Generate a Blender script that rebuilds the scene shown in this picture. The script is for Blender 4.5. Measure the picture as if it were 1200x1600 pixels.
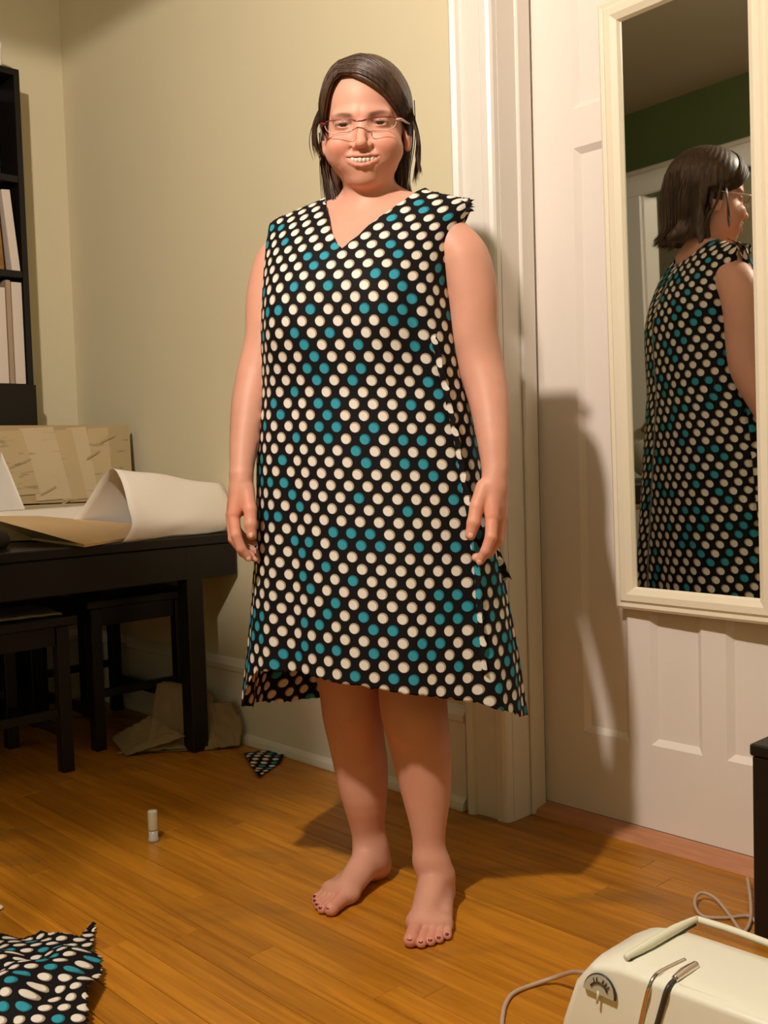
import bpy, bmesh, math, random
import numpy as np
from mathutils import Matrix, Vector
random.seed(7); rng = np.random.default_rng(7)
for o in list(bpy.data.objects): bpy.data.objects.remove(o)
scene = bpy.context.scene; col = scene.collection

# ---------------------------------------------------------------- camera
FPX = 1618.; HC = .88; PITCH = math.atan(88/FPX); ROLL = math.radians(1.7)
F = np.array([0, math.cos(PITCH), -math.sin(PITCH)]); R0 = np.array([1., 0, 0]); U0 = np.cross(R0, F)
RR = R0*math.cos(ROLL)-U0*math.sin(ROLL); UU = U0*math.cos(ROLL)+R0*math.sin(ROLL)
CP = np.array([0, 0, HC])
cam = bpy.data.cameras.new('camera'); co = bpy.data.objects.new('camera', cam); col.objects.link(co)
cam.sensor_fit = 'HORIZONTAL'; cam.sensor_width = 36; cam.lens = FPX*36/1200; cam.clip_start = .05
co.matrix_world = Matrix(((RR[0], UU[0], -F[0], 0), (RR[1], UU[1], -F[1], 0), (RR[2], UU[2], -F[2], HC), (0, 0, 0, 1)))
scene.camera = co
def ray(px, py): return F+RR*(px-600)/FPX-UU*(py-800)/FPX
def W(px, py, Y): d = ray(px, py); return CP+d*Y/d[1]            # world point at depth Y
def Zp(px, py, z=0): d = ray(px, py); return CP+d*(z-HC)/d[2]    # world point at height z

# ---------------------------------------------------------------- exposure, world, lamp
scene.view_settings.view_transform = 'Standard'; scene.view_settings.look = 'None'
scene.view_settings.gamma = 1; scene.view_settings.use_curve_mapping = False
scene.view_settings.exposure = 0.20
wd = bpy.data.worlds.new('world'); scene.world = wd; wd.use_nodes = True
wd.node_tree.nodes['Background'].inputs[0].default_value = (.9, .8, .65, 1)
wd.node_tree.nodes['Background'].inputs[1].default_value = .02

TH = math.radians(-46.6)
ux = np.array([math.cos(TH), math.sin(TH), 0]); uy = np.array([-math.sin(TH), math.cos(TH), 0])
P0 = Zp(804, 1283)
ROOM = Matrix.Translation(Vector(P0)) @ Matrix.Rotation(TH, 4, 'Z')  # x right along the back wall, y into it
def G(x, y, z=0): return P0+ux*x+uy*y+np.array([0, 0, z])
def Lc(P): v = np.array(P)-P0; return np.array([v@ux, v@uy, P[2]])
def LZ(px, py, z=0): return Lc(Zp(px, py, z))
def on_x(px, py, x): d = ray(px, py); return Lc(CP+d*((G(x, 0)-CP)@ux)/(d@ux))
def on_y(px, py, y): d = ray(px, py); return Lc(CP+d*((G(0, y)-CP)@uy)/(d@uy))

LIGHT = (.60, -1.90, 2.42)
lamp_power = 120     # bulb in an opaque-topped ceiling fixture
ld = bpy.data.lights.new('bulb_light', 'SPOT'); ld.energy = lamp_power; ld.color = (1, .88, .755); ld.shadow_soft_size = .05; ld.spot_size = math.radians(180); ld.spot_blend = .02
lo = bpy.data.objects.new('bulb_light', ld); col.objects.link(lo); lo.matrix_world = ROOM @ Matrix.Translation(LIGHT)
lu = bpy.data.lights.new('bulb_spill', 'POINT'); lu.energy = 42; lu.color = (1, .88, .755); lu.shadow_soft_size = .05   # what passes the fixture's top
luo = bpy.data.objects.new('bulb_spill', lu); col.objects.link(luo); luo.matrix_world = ROOM @ Matrix.Translation(LIGHT)

# ---------------------------------------------------------------- materials
def mat(name): 
    m = bpy.data.materials.new(name); m.use_nodes = True
    return m, m.node_tree.nodes, m.node_tree.links, m.node_tree.nodes['Principled BSDF']
def plain(name, c, rough=.6, noise=.0, nscale=30, bump=0., metal=0, spec=.4, stretch=(1, 1, 1), bscale=None):
    m, n, l, b = mat(name)
    b.inputs['Roughness'].default_value = rough; b.inputs['Metallic'].default_value = metal
    b.inputs['Specular IOR Level'].default_value = spec
    b.inputs['Base Color'].default_value = (*c, 1)
    if noise or bump:
        t = n.new('ShaderNodeTexCoord'); mp = n.new('ShaderNodeMapping'); mp.inputs['Scale'].default_value = stretch
        nz = n.new('ShaderNodeTexNoise'); nz.inputs['Scale'].default_value = nscale; nz.inputs['Detail'].default_value = 5
        l.new(t.outputs['Object'], mp.inputs[0]); l.new(mp.outputs[0], nz.inputs[0])
        if noise:
            r = n.new('ShaderNodeMixRGB'); r.inputs[1].default_value = (*[v*(1-noise) for v in c], 1)
            r.inputs[2].default_value = (*[min(1, v*(1+noise)) for v in c], 1)
            l.new(nz.outputs[0], r.inputs[0]); l.new(r.outputs[0], b.inputs['Base Color'])
        if bump:
            bp = n.new('ShaderNodeBump'); bp.inputs['Strength'].default_value = bump; bp.inputs['Distance'].default_value = .005
            l.new(nz.outputs[0], bp.inputs['Height']); l.new(bp.outputs[0], b.inputs['Normal'])
    return m
def math_(n, l, op, a, b=None):
    x = n.new('ShaderNodeMath'); x.operation = op
    for i, v in enumerate((a, b)):
        if v is None: continue
        if isinstance(v, (int, float)): x.inputs[i].default_value = v
        else: l.new(v, x.inputs[i])
    return x.outputs[0]
def dot_fabric(name='dot_fabric'):
    m, n, l, b = mat(name)
    DX, DY, RD = .0352, .0215, .0097
    uv = n.new('ShaderNodeUVMap'); uv.uv_map = 'UVMap'; sp = n.new('ShaderNodeSeparateXYZ'); l.new(uv.outputs[0], sp.inputs[0])
    M = lambda op, a, c=None: math_(n, l, op, a, c)
    def cell(u, v):
        vv = M('DIVIDE', v, DY); j = M('FLOOR', vv)
        uu = M('ADD', M('DIVIDE', u, DX), M('MULTIPLY', M('FLOORED_MODULO', j, 2.), .5)); i = M('FLOOR', uu)
        du = M('MULTIPLY', M('SUBTRACT', M('SUBTRACT', uu, i), .5), DX)
        dv = M('MULTIPLY', M('SUBTRACT', M('SUBTRACT', vv, j), .5), DY)
        d = M('SQRT', M('ADD', M('MULTIPLY', du, du), M('MULTIPLY', dv, dv)))
        return i, j, d, du, dv
    i, j, d, du, dv = cell(sp.outputs[0], sp.outputs[1])
    def soft(r, d=d):
        mr = n.new('ShaderNodeMapRange'); mr.interpolation_type = 'SMOOTHSTEP'
        mr.inputs[1].default_value = r-.0007; mr.inputs[2].default_value = r+.0007
        mr.inputs[3].default_value = 1; mr.inputs[4].default_value = 0; l.new(d, mr.inputs[0]); return mr.outputs[0]
    outer = soft(RD)
    # pale disc, lower left of each dot; darker crescent is a painted-in blur ghost
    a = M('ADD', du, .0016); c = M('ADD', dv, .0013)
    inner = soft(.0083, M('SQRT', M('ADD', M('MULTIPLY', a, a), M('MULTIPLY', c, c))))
    cmb = n.new('ShaderNodeCombineXYZ'); l.new(i, cmb.inputs[0]); l.new(j, cmb.inputs[1])
    wn = n.new('ShaderNodeTexWhiteNoise'); l.new(cmb.outputs[0], wn.inputs[0])
    teal = M('LESS_THAN', wn.outputs[0], .24)
    def mix(f, x, y):
        k = n.new('ShaderNodeMixRGB')
        for q, v in ((0, f), (1, x), (2, y)):
            if isinstance(v, tuple): k.inputs[q].default_value = (*v, 1)
            else: l.new(v, k.inputs[q])
        return k.outputs[0]
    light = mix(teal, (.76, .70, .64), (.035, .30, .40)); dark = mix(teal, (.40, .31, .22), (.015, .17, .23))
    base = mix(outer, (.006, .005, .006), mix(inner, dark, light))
    l.new(base, b.inputs['Base Color']); b.inputs['Roughness'].default_value = .75; b.inputs['Specular IOR Level'].default_value = .15
    return m
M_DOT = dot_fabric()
M_WALL = plain('cream_wall_paint', (.74, .655, .455), .7, .03, 3, .06)
M_GREEN = plain('green_wall_paint', (.14, .19, .07), .7, .04, 3)
M_CEIL = plain('ceiling_paint', (.55, .50, .42), .8, .03, 4)
M_TRIM = plain('gloss_trim_paint', (.85, .79, .73), .32, .02, 4, .03, spec=.5)
M_DOOR = plain('white_door_paint', (.86, .77, .71), .38, .02, 4, .03, spec=.45)
M_BLACK = plain('black_brown_wood', (.010, .007, .006), .35, .25, 12, .05, stretch=(1, 12, 12), spec=.35)
M_GOLDWOOD = None
def plank_mat():
    m, n, l, b = mat('oak_plank')
    t = n.new('ShaderNodeTexCoord'); oi = n.new('ShaderNodeObjectInfo')
    mp = n.new('ShaderNodeMapping'); mp.inputs['Scale'].default_value = (1.2, 22, 22)
    off = n.new('ShaderNodeVectorMath'); off.operation = 'SCALE'; off.inputs['Scale'].default_value = 13.7
    cb = n.new('ShaderNodeCombineXYZ'); 
    for k in range(3): l.new(oi.outputs['Random'], cb.inputs[k])
    l.new(cb.outputs[0], off.inputs[0]); ad = n.new('ShaderNodeVectorMath'); ad.operation = 'ADD'
    l.new(t.outputs['Object'], mp.inputs[0]); l.new(mp.outputs[0], ad.inputs[0]); l.new(off.outputs[0], ad.inputs[1])
    nz = n.new('ShaderNodeTexNoise'); nz.inputs['Scale'].default_value = 3.; nz.inputs['Detail'].default_value = 7; nz.inputs['Distortion'].default_value = .6
    l.new(ad.outputs[0], nz.inputs[0])
    cr = n.new('ShaderNodeValToRGB'); cr.color_ramp.elements[0].position = .28; cr.color_ramp.elements[0].color = (.34, .120, .008, 1)
    cr.color_ramp.elements[1].position = .66; cr.color_ramp.elements[1].color = (.54, .215, .016, 1)
    l.new(nz.outputs[0], cr.inputs[0])
    hv = n.new('ShaderNodeHueSaturation'); mr = n.new('ShaderNodeMapRange'); mr.inputs[3].default_value = .86; mr.inputs[4].default_value = 1.12
    l.new(oi.outputs['Random'], mr.inputs[0]); l.new(mr.outputs[0], hv.inputs['Value']); l.new(cr.outputs[0], hv.inputs['Color'])
    # worn grey-green patches
    n2 = n.new('ShaderNodeTexNoise'); n2.inputs['Scale'].default_value = 2.2; n2.inputs['Detail'].default_value = 6
    geo = n.new('ShaderNodeNewGeometry'); mp2 = n.new('ShaderNodeMapping'); mp2.inputs['Rotation'].default_value = (0, 0, -TH); mp2.inputs['Scale'].default_value = (1, 3.5, 1)
    l.new(geo.outputs['Position'], mp2.inputs[0]); l.new(mp2.outputs[0], n2.inputs[0])
    c2 = n.new('ShaderNodeValToRGB'); c2.color_ramp.elements[0].position = .57; c2.color_ramp.elements[1].position = .70
    l.new(n2.outputs[0], c2.inputs[0]); fx = math_(n, l, 'MULTIPLY', c2.outputs[0], .45)
    mx = n.new('ShaderNodeMixRGB'); l.new(fx, mx.inputs[0]); l.new(hv.outputs[0], mx.inputs[1]); mx.inputs[2].default_value = (.13, .065, .02, 1)
    l.new(mx.outputs[0], b.inputs['Base Color']); b.inputs['Roughness'].default_value = .33; b.inputs['Specular IOR Level'].default_value = .35
    bp = n.new('ShaderNodeBump'); bp.inputs['Strength'].default_value = .12; bp.inputs['Distance'].default_value = .002
    l.new(nz.outputs[0], bp.inputs['Height']); l.new(bp.outputs[0], b.inputs['Normal'])
    return m
M_PLANK = plank_mat()
M_SUB = plain('dark_subfloor', (.03, .012, .004), .8, .1, 10)

# ---------------------------------------------------------------- mesh helpers
def link(name, me, m=None, parent=None, smooth=False):
    o = bpy.data.objects.new(name, me); col.objects.link(o)
    if m and not me.materials: me.materials.append(m)
    if parent: o.parent = parent
    if smooth: me.polygons.foreach_set('use_smooth', [True]*len(me.polygons))
    return o
def mesh(name, v, f):
    me = bpy.data.meshes.new(name); me.from_pydata([tuple(map(float, p)) for p in v], [], f); me.update(); return me
def fastmesh(name, V, Q):
    me = bpy.data.meshes.new(name); V = np.asarray(V, np.float32); Q = np.asarray(Q, np.int32)
    me.vertices.add(len(V)); me.vertices.foreach_set('co', V.ravel())
    k = Q.shape[1]; me.loops.add(Q.size); me.loops.foreach_set('vertex_index', Q.ravel())
    me.polygons.add(len(Q)); me.polygons.foreach_set('loop_start', np.arange(0, Q.size, k, dtype=np.int32))
    me.polygons.foreach_set('loop_total', np.full(len(Q), k, np.int32)); me.update(calc_edges=True); me.validate(); return me
def bm_box(bm, lo, hi, bev=0, seg=1):
    x0, y0, z0 = lo; x1, y1, z1 = hi
    vs = [bm.verts.new(p) for p in ((x0, y0, z0), (x1, y0, z0), (x1, y1, z0), (x0, y1, z0), (x0, y0, z1), (x1, y0, z1), (x1, y1, z1), (x0, y1, z1))]
    fs = [bm.faces.new([vs[i] for i in q]) for q in ((3, 2, 1, 0), (4, 5, 6, 7), (0, 1, 5, 4), (1, 2, 6, 5), (2, 3, 7, 6), (3, 0, 4, 7))]
    if bev:
        es = list({e for f in fs for e in f.edges})
        bmesh.ops.bevel(bm, geom=es, offset=bev, segments=seg, profile=.5, affect='EDGES')
def fin(name, bm, m, parent=None, smooth=False):
    me = bpy.data.meshes.new(name); bm.normal_update(); bm.to_mesh(me); bm.free(); return link(name, me, m, parent, smooth)
def box(name, lo, hi, m, parent=None, bev=.002, seg=1, smooth=False):
    bm = bmesh.new(); bm_box(bm, lo, hi, bev, seg); return fin(name, bm, m, parent, smooth)
def tag(o, label=None, cat=None, group=None, kind=None):
    if label: o['label'] = label
    if cat: o['category'] = cat
    if group: o['group'] = group
    if kind: o['kind'] = kind
    return o
def room(o, x=0, y=0, z=0, rz=0):
    o.matrix_world = ROOM @ Matrix.Translation((x, y, z)) @ Matrix.Rotation(rz, 4, 'Z'); return o
def empty(name, x, y, z, label, cat, group=None, rz=0, inroom=True):
    o = bpy.data.objects.new(name, None); col.objects.link(o); o.empty_display_size = .1
    tag(o, label, cat, group)
    if inroom: room(o, x, y, z, rz)
    else: o.location = (x, y, z)
    return o
def sbox(name, lo, hi, m, bev=0):      # a structure box in room coordinates
    return tag(room(box(name, lo, hi, m, None, bev)), kind='structure')
def tube(name, pts, r, m, parent=None, n=8, samples=6, closed=False):
    """smooth tube through pts; r constant or per point"""
    P = np.array(pts, float); rr = np.full(len(P), r) if np.isscalar(r) else np.array(r, float)
    P, rr = catmull(P, rr, samples)
    V, Fc = tube_geo(P, rr, n); return link(name, mesh(name, V, Fc), m, parent, True)
def catmull(P, rr, s):
    out = []; ro = []; N = len(P)
    for i in range(N-1):
        p0, p1, p2, p3 = P[max(i-1, 0)], P[i], P[i+1], P[min(i+2, N-1)]
        for k in range(s):
            t = k/s; out.append(.5*((2*p1)+(-p0+p2)*t+(2*p0-5*p1+4*p2-p3)*t*t+(-p0+3*p1-3*p2+p3)*t**3)); ro.append(rr[i]*(1-t)+rr[i+1]*t)
    out.append(P[-1]); ro.append(rr[-1]); return np.array(out), np.array(ro)
def tube_geo(P, rr, n, cap=True, base=0):
    V = []; Fc = []; up = np.array([.13, .21, .97]); prev = None
    for i in range(len(P)):
        t = P[min(i+1, len(P)-1)]-P[max(i-1, 0)]; t = t/(np.linalg.norm(t)+1e-9)
        a = np.cross(t, up if prev is None else np.cross(prev, t)); 
        if np.linalg.norm(a) < 1e-6: a = np.cross(t, [1, 0, .1])
        a /= np.linalg.norm(a); prev = a if prev is None else a; b = np.cross(t, a)
        for k in range(n):
            q = 2*math.pi*k/n; V.append(P[i]+rr[i]*(math.cos(q)*a+math.sin(q)*b))
        prev = a
    for i in range(len(P)-1):
        for k in range(n):
            k2 = (k+1) % n; Fc.append((base+i*n+k, base+i*n+k2, base+(i+1)*n+k2, base+(i+1)*n+k))
    if cap: Fc.append(tuple(base+k for k in reversed(range(n)))); Fc.append(tuple(base+(len(P)-1)*n+k for k in range(n)))
    return V, Fc
def lathe(name, prof, m, parent=None, n=24, loc=(0, 0, 0)):
    V = []; Fc = []
    for (r, z) in prof:
        for k in range(n): q = 2*math.pi*k/n; V.append((loc[0]+r*math.cos(q), loc[1]+r*math.sin(q), loc[2]+z))
    for i in range(len(prof)-1):
        for k in range(n): k2 = (k+1) % n; Fc.append((i*n+k, i*n+k2, (i+1)*n+k2, (i+1)*n+k))
    if prof[0][0] > 1e-4: Fc.append(tuple(reversed(range(n))))
    if prof[-1][0] > 1e-4: Fc.append(tuple((len(prof)-1)*n+k for k in range(n)))
    return link(name, mesh(name, V, Fc), m, parent, True)
def setuv(me, UV):   # UV per vertex
    ul = me.uv_layers.new(name='UVMap'); li = np.empty(len(me.loops), np.int32); me.loops.foreach_get('vertex_index', li)
    ul.data.foreach_set('uv', np.asarray(UV, np.float32)[li].ravel())
def grid_faces(nr, nc, base=0, closed=False):
    f = []
    for i in range(nr-1):
        for j in range(nc-(0 if closed else 1)):
            j2 = (j+1) % nc; f.append((base+i*nc+j, base+i*nc+j2, base+(i+1)*nc+j2, base+(i+1)*nc+j))
    return f
def solidify(o, t, off=0):
    md = o.modifiers.new('thickness', 'SOLIDIFY'); md.thickness = t; md.offset = off

# ---------------------------------------------------------------- room shell
CZ = 2.78; YO = -3.3; XR = 2.6; XL = -2.10; XF = -3.3; YJ = -1.6; DW = .73
fl = sbox('floor', (XF, YO-1.3, -.06), (XR, .14, -.0185), M_SUB)
PW = .057; plen = [.55, .8, 1.1, 1.5]; pme = []
for L_ in plen:
    bm = bmesh.new(); bm_box(bm, (0, 0, -.018), (L_-.0008, PW-.0010, 0), .0009, 1); me = bpy.data.meshes.new('plank'); bm.to_mesh(me); bm.free(); me.materials.append(M_PLANK); pme.append(me)
y = .13; npl = 0; rowi = 0
while y > YO+.1:
    y -= PW; x = XL+.0 - random.random()*.9; near = y > -1.35
    if not near: x = XF
    while x < (1.25 if near else XR) and npl < 298:
        k = random.choice((0, 1, 2, 3) if near else (3,)); 
        o = link('plank', pme[k], None, fl); o.location = (max(x, XF), y, 0 if near else 0); npl += 1
        if x < XL and near: o.location.x = x
        x += plen[k]
# boards past the individually laid ones
bm = bmesh.new()
y2 = .13-PW
while y2 > -1.35: bm_box(bm, (1.3+0.9, y2, -.018), (XR, y2+PW-.001, -.0002)); y2 -= PW
o = fin('plank', bm, M_PLANK, fl); tag(o, kind='stuff')
sbox('ceiling', (XF, YO, CZ), (XR, .14, CZ+.05), M_CEIL)
sbox('wall_back', (XL-.05, 0, 0), (-.0005-.125, .12, CZ), M_WALL)
sbox('wall_back_right', (DW+.125, 0, 0), (XR, .12, CZ), M_WALL)
sbox('wall_back_top', (-.1255, 0, 2.16), (DW+.125, .12, CZ), M_WALL)
sbox('wall_left', (XL-.05, YJ, 0), (XL, 0, CZ), M_WALL)
sbox('wall_left_return', (XF, YJ, 0), (XL-.05, YJ+.05, CZ), M_GREEN)
sbox('wall_left_far', (XF-.05, YO, 0), (XF, YJ, CZ), M_GREEN)
sbox('wall_right', (XR, YO, 0), (XR+.05, .14, CZ), M_GREEN)
# opposite wall (seen in the mirror): green with a cased doorway
OX0, OX1, OZ = -2.40, -1.50, 2.27
sbox('wall_opposite', (OX1, YO-.1, 0), (XR, YO, CZ), M_GREEN)
sbox('wall_opposite_left', (XF, YO-.1, 0), (OX0, YO, CZ), M_GREEN)
sbox('wall_opposite_top', (OX0, YO-.1, OZ), (OX1, YO, CZ), M_GREEN)
sbox('wall_hallway', (XF-2, YO-1.35, 0), (0, YO-1.3, CZ), M_WALL); sbox('ceiling_hallway', (XF-2, YO-1.35, CZ), (0, YO-.1, CZ+.05), M_CEIL)
sbox('wall_hallway_end', (XF-2.05, YO-1.35, 0), (XF-2, YO-.05, CZ), M_WALL); sbox('wall_hallway_right', (0, YO-1.35, 0), (.05, YO-.1, CZ), M_WALL)
l2 = bpy.data.lights.new('hall_fill', 'POINT'); l2.energy = 9; l2.color = (1, .85, .68); l2.shadow_soft_size = .1  # unseen lamp added to brighten the hallway behind the doorway
lo2 = bpy.data.objects.new('hall_fill', l2); col.objects.link(lo2); lo2.matrix_world = ROOM @ Matrix.Translation((-1.6, YO-.7, 2.5))
def casing_profile(name, x0, x1, z1, y0, m, flip=False, inner='right'):
    """vertical door casing with a moulded cross-section, front face towards -y"""
    w = x1-x0; prof = [(0, 0), (0, -.030), (.010, -.036), (.022, -.030), (.026, -.020), (.34*w/.13*.13 if False else .045, -.018), (w-.036, -.018), (w-.030, -.024), (w-.012, -.024), (w-.004, -.020), (w, -.014), (w, 0)]
    if flip: prof = [(w-a, b) for a, b in reversed(prof)]
    V = [(x0+a, y0+b, 0) for a, b in prof]+[(x0+a, y0+b, z1) for a, b in prof]; n = len(prof)
    Fc = [(i, (i+1) % n, n+(i+1) % n, n+i) for i in range(n)]+[tuple(reversed(range(n))), tuple(range(n, 2*n))]
    return tag(room(link(name, mesh(name, V, Fc), m)), kind='structure')
casing_profile('trim_1', -.122, -.001, 2.10, 0.0, M_TRIM)
casing_profile('trim_2', DW+.001, DW+.135, 2.10, 0.0, M_TRIM, True)
sbox('trim_3', (-.15, -.028, 2.10), (DW+.15, 0, 2.24), M_TRIM, .004)
# jambs with a stop bead
sbox('trim_4', (-.125, .0005, 0), (0, .119, 2.16), M_TRIM)
sbox('trim_5', (DW, .0005, 0), (DW+.125, .119, 2.16), M_TRIM)
sbox('trim_6', (0.0, .062, 0), (.010, .112, 2.15), M_TRIM, .003)
sbox('trim_7', (0, .0005, 2.10), (DW, .119, 2.16), M_TRIM)
# plinth-free opposite casing
sbox('trim_8', (OX0-.19, YO, 0), (OX0, YO+.025, OZ+.02), M_TRIM, .004)
sbox('trim_9', (OX1, YO, 0), (OX1+.14, YO+.025, OZ+.02), M_TRIM, .004)
sbox('trim_12', (OX0, YO-.12, 0), (OX0+.014, YO+.002, OZ), M_TRIM); sbox('trim_13', (OX1-.014, YO-.12, 0), (OX1, YO+.002, OZ), M_TRIM)
sbox('trim_10', (OX0-.21, YO, OZ), (OX1+.16, YO+.03, OZ+.13), M_TRIM, .006)
sbox('trim_11', (OX0-.23, YO, OZ+.13), (OX1+.18, YO+.045, OZ+.155), M_TRIM, .006)
# baseboards: board, cap moulding, quarter round at the floor
def baseboard(name, a, b, axis):
    prof = [(0, 0), (.034, 0), (.034, .006), (.031, .018), (.024, .026), (.018, .029), (.018, .215), (.024, .222), (.024, .236), (.012, .250), (0, .256)]
    n = len(prof)
    if axis == 'x': V = [(a, -p, z) for p, z in prof]+[(b, -p, z) for p, z in prof]
    else: V = [(XL+p, a, z) for p, z in prof]+[(XL+p, b, z) for p, z in prof]
    Fc = [(i, (i+1) % n, n+(i+1) % n, n+i) for i in range(n)]+[tuple(reversed(range(n))), tuple(range(n, 2*n))]
    me = mesh(name, V, Fc); bm = bmesh.new(); bm.from_mesh(me); bmesh.ops.recalc_face_normals(bm, faces=bm.faces); bm.to_mesh(me); bm.free()
    return tag(room(link(name, me, M_TRIM)), kind='structure')
baseboard('baseboard_back', XL+.02, -.1355, 'x')
baseboard('baseboard_left', YJ, 0, 'y')
sbox('baseboard_opposite', (OX1+.15, YO, 0), (XR, YO+.02, .25), M_TRIM, .003)
# door: slab with three columns of recessed panels, two rows
d = tag(room(bpy.data.objects.new('door_1', None)), kind='structure'); col.objects.link(d)
YD = .120
bm = bmesh.new()
cx = [(.120, .245), (.302, .428), (.485, .61)]; rows = [(.214, 1.572), (1.66, 2.0)]
def doorv(x, y, z): return bm.verts.new((x, y, z))
xs = sorted([.003]+[q for c in cx for q in c]+[DW-.003]); zs = [.022, .214, 1.572, 1.66, 2.0, 2.095]
for i in range(len(xs)-1):
    for j in range(len(zs)-1):
        ispan = any(abs(xs[i]-c[0]) < 1e-6 for c in cx) and any(abs(zs[j]-r[0]) < 1e-6 for r in rows)
        if not ispan:
            bm.faces.new([doorv(xs[i], YD, zs[j]), doorv(xs[i+1], YD, zs[j]), doorv(xs[i+1], YD, zs[j+1]), doorv(xs[i], YD, zs[j+1])])
        else:
            a = [(xs[i], zs[j]), (xs[i+1], zs[j]), (xs[i+1], zs[j+1]), (xs[i], zs[j+1])]; q = .014; dp = .012
            inn = [(a[0][0]+q, a[0][1]+q), (a[1][0]-q, a[1][1]+q), (a[2][0]-q, a[2][1]-q), (a[3][0]+q, a[3][1]-q)]
            for k in range(4):
                k2 = (k+1) % 4
                bm.faces.new([doorv(a[k][0], YD, a[k][1]), doorv(a[k2][0], YD, a[k2][1]), doorv(inn[k2][0], YD+dp, inn[k2][1]), doorv(inn[k][0], YD+dp, inn[k][1])])
bmesh.ops.remove_doubles(bm, verts=bm.verts, dist=1e-5)
fin('door_frame', bm, M_DOOR, d)
for r in rows:
    for c in cx: box('door_panel', (c[0]+.004, YD+.0118, r[0]+.004), (c[1]-.004, YD+.024, r[1]-.004), M_DOOR, d, .001)
box('door_back', (.003, YD+.025, .022), (DW-.003, YD+.035, 2.095), M_DOOR, d, 0)
kn = lathe('door_knob', [(0, 0), (.026, .002), (.026, .006), (.010, .012), (.010, .035), (.026, .045), (.030, .058), (.022, .070), (0, .074)], plain('brass', (.5, .33, .1), .3, metal=1), d, 20)
kn.location = (DW-.06, YD, .92); kn.rotation_euler = (math.pi/2, 0, 0)
M_THR = plain('worn_threshold_wood', (.52, .22, .11), .45, .3, 8, .15, stretch=(1.5, 14, 14))
bm = bmesh.new()
V = [bm.verts.new(p) for p in ((.0, .066, .0), (DW, .066, 0), (DW, .118, 0), (0, .118, 0), (0, .076, .014), (DW, .076, .014), (DW, .118, .0215), (0, .118, .0215))]
for q in ((3, 2, 1, 0), (4, 5, 6, 7), (0, 1, 5, 4), (1, 2, 6, 5), (2, 3, 7, 6), (3, 0, 4, 7)): bm.faces.new([V[i] for i in q])
tag(room(fin('threshold', bm, M_THR)), kind='structure')

# ---------------------------------------------------------------- ceiling lamp (out of frame, the source of the light)
M_GLASSW = plain('opal_glass', (.9, .85, .75), .3)
cl = empty('pendant_lamp', LIGHT[0], LIGHT[1], CZ, 'pendant lamp with a bare warm bulb hanging from the ceiling', 'lamp')
lathe('ceiling_rose', [(0, 0), (.06, 0), (.055, -.02), (.02, -.03), (0, -.03)][::-1], M_TRIM, cl)
tube('cord', [(0, 0, -.02), (0, 0, LIGHT[2]-CZ+.14)], .004, M_BLACK, cl)
lathe('socket', [(0, .08), (.02, .08), (.022, .14), (0, .145)], M_BLACK, cl, 16, (0, 0, LIGHT[2]-CZ))
# ---------------------------------------------------------------- added unseen floor lamp: its bowl blocks light to shade the left floor
fx_, fy_ = .179, -1.546
flp = empty('light_blocker', fx_, fy_, 0, 'added black light blocker shaped like an unlit floor lamp with a shallow bowl', 'lamp')
lathe('base', [(0, 0), (.13, 0), (.13, .012), (.02, .025), (0, .025)], M_BLACK, flp)
tube('pole', [(0, 0, .02), (0, 0, 1.0), (0, 0, 1.84)], .010, M_BLACK, flp)
lathe('bowl', [(.0, 1.83), (.09, 1.838), (.17, 1.872), (.17, 1.876), (.085, 1.844), (0, 1.836)], M_BLACK, flp, 32)

# ---------------------------------------------------------------- mirror on the door
M_MFR = plain('cream_lacquer_frame', (.86, .76, .60), .35, spec=.5)
mm, mn, ml, mb = mat('mirror_silver'); mb.inputs['Metallic'].default_value = 1; mb.inputs['Roughness'].default_value = .015; mb.inputs['Base Color'].default_value = (.70, .72, .66, 1)
MX0, MX1, MZ0, MZ1 = .232, .632, .522, 1.845; FW = .050
mir = empty('wall_mirror', 0, 0, 0, 'tall narrow mirror in a cream moulded frame hanging on the white door', 'mirror')
mw, mh = MX1-MX0, MZ1-MZ0
MIRM = Matrix.Translation((MX0, YD-.004, MZ0)) @ Matrix.Rotation(math.radians(-3.4), 4, 'Z') @ Matrix.Rotation(math.radians(1.2), 4, 'X')
mir.matrix_world = ROOM @ MIRM
prof = [(0, 0), (0, -.020), (.006, -.024), (.014, -.022), (.020, -.027), (.034, -.026), (.046, -.018), (FW, -.008), (FW, 0)]
def frame_mesh(w, h, prof):
    V = []; n = len(prof)
    for (sx, sz) in ((0, 0), (1, 0), (1, 1), (0, 1)):
        for a, b in prof: V.append(((a if sx == 0 else w-a), b, (a if sz == 0 else h-a)))
    Fc = [(c*n+i, c*n+i+1, ((c+1) % 4)*n+i+1, ((c+1) % 4)*n+i) for c in range(4) for i in range(n-1)]
    return mesh('frame', V, Fc)
fr = link('frame', frame_mesh(mw, mh, prof), M_MFR, mir)
bm = bmesh.new(); bm.from_mesh(fr.data); bmesh.ops.recalc_face_normals(bm, faces=bm.faces); bm.to_mesh(fr.data); bm.free()
box('mirror_glass', (FW-.004, -.0085, FW-.004), (mw-FW+.004, -.004, mh-FW+.004), mm, mir, 0)
box('back_board', (.004, -.003, .004), (mw-.004, .0, mh-.004), M_BLACK, mir, 0)

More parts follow.
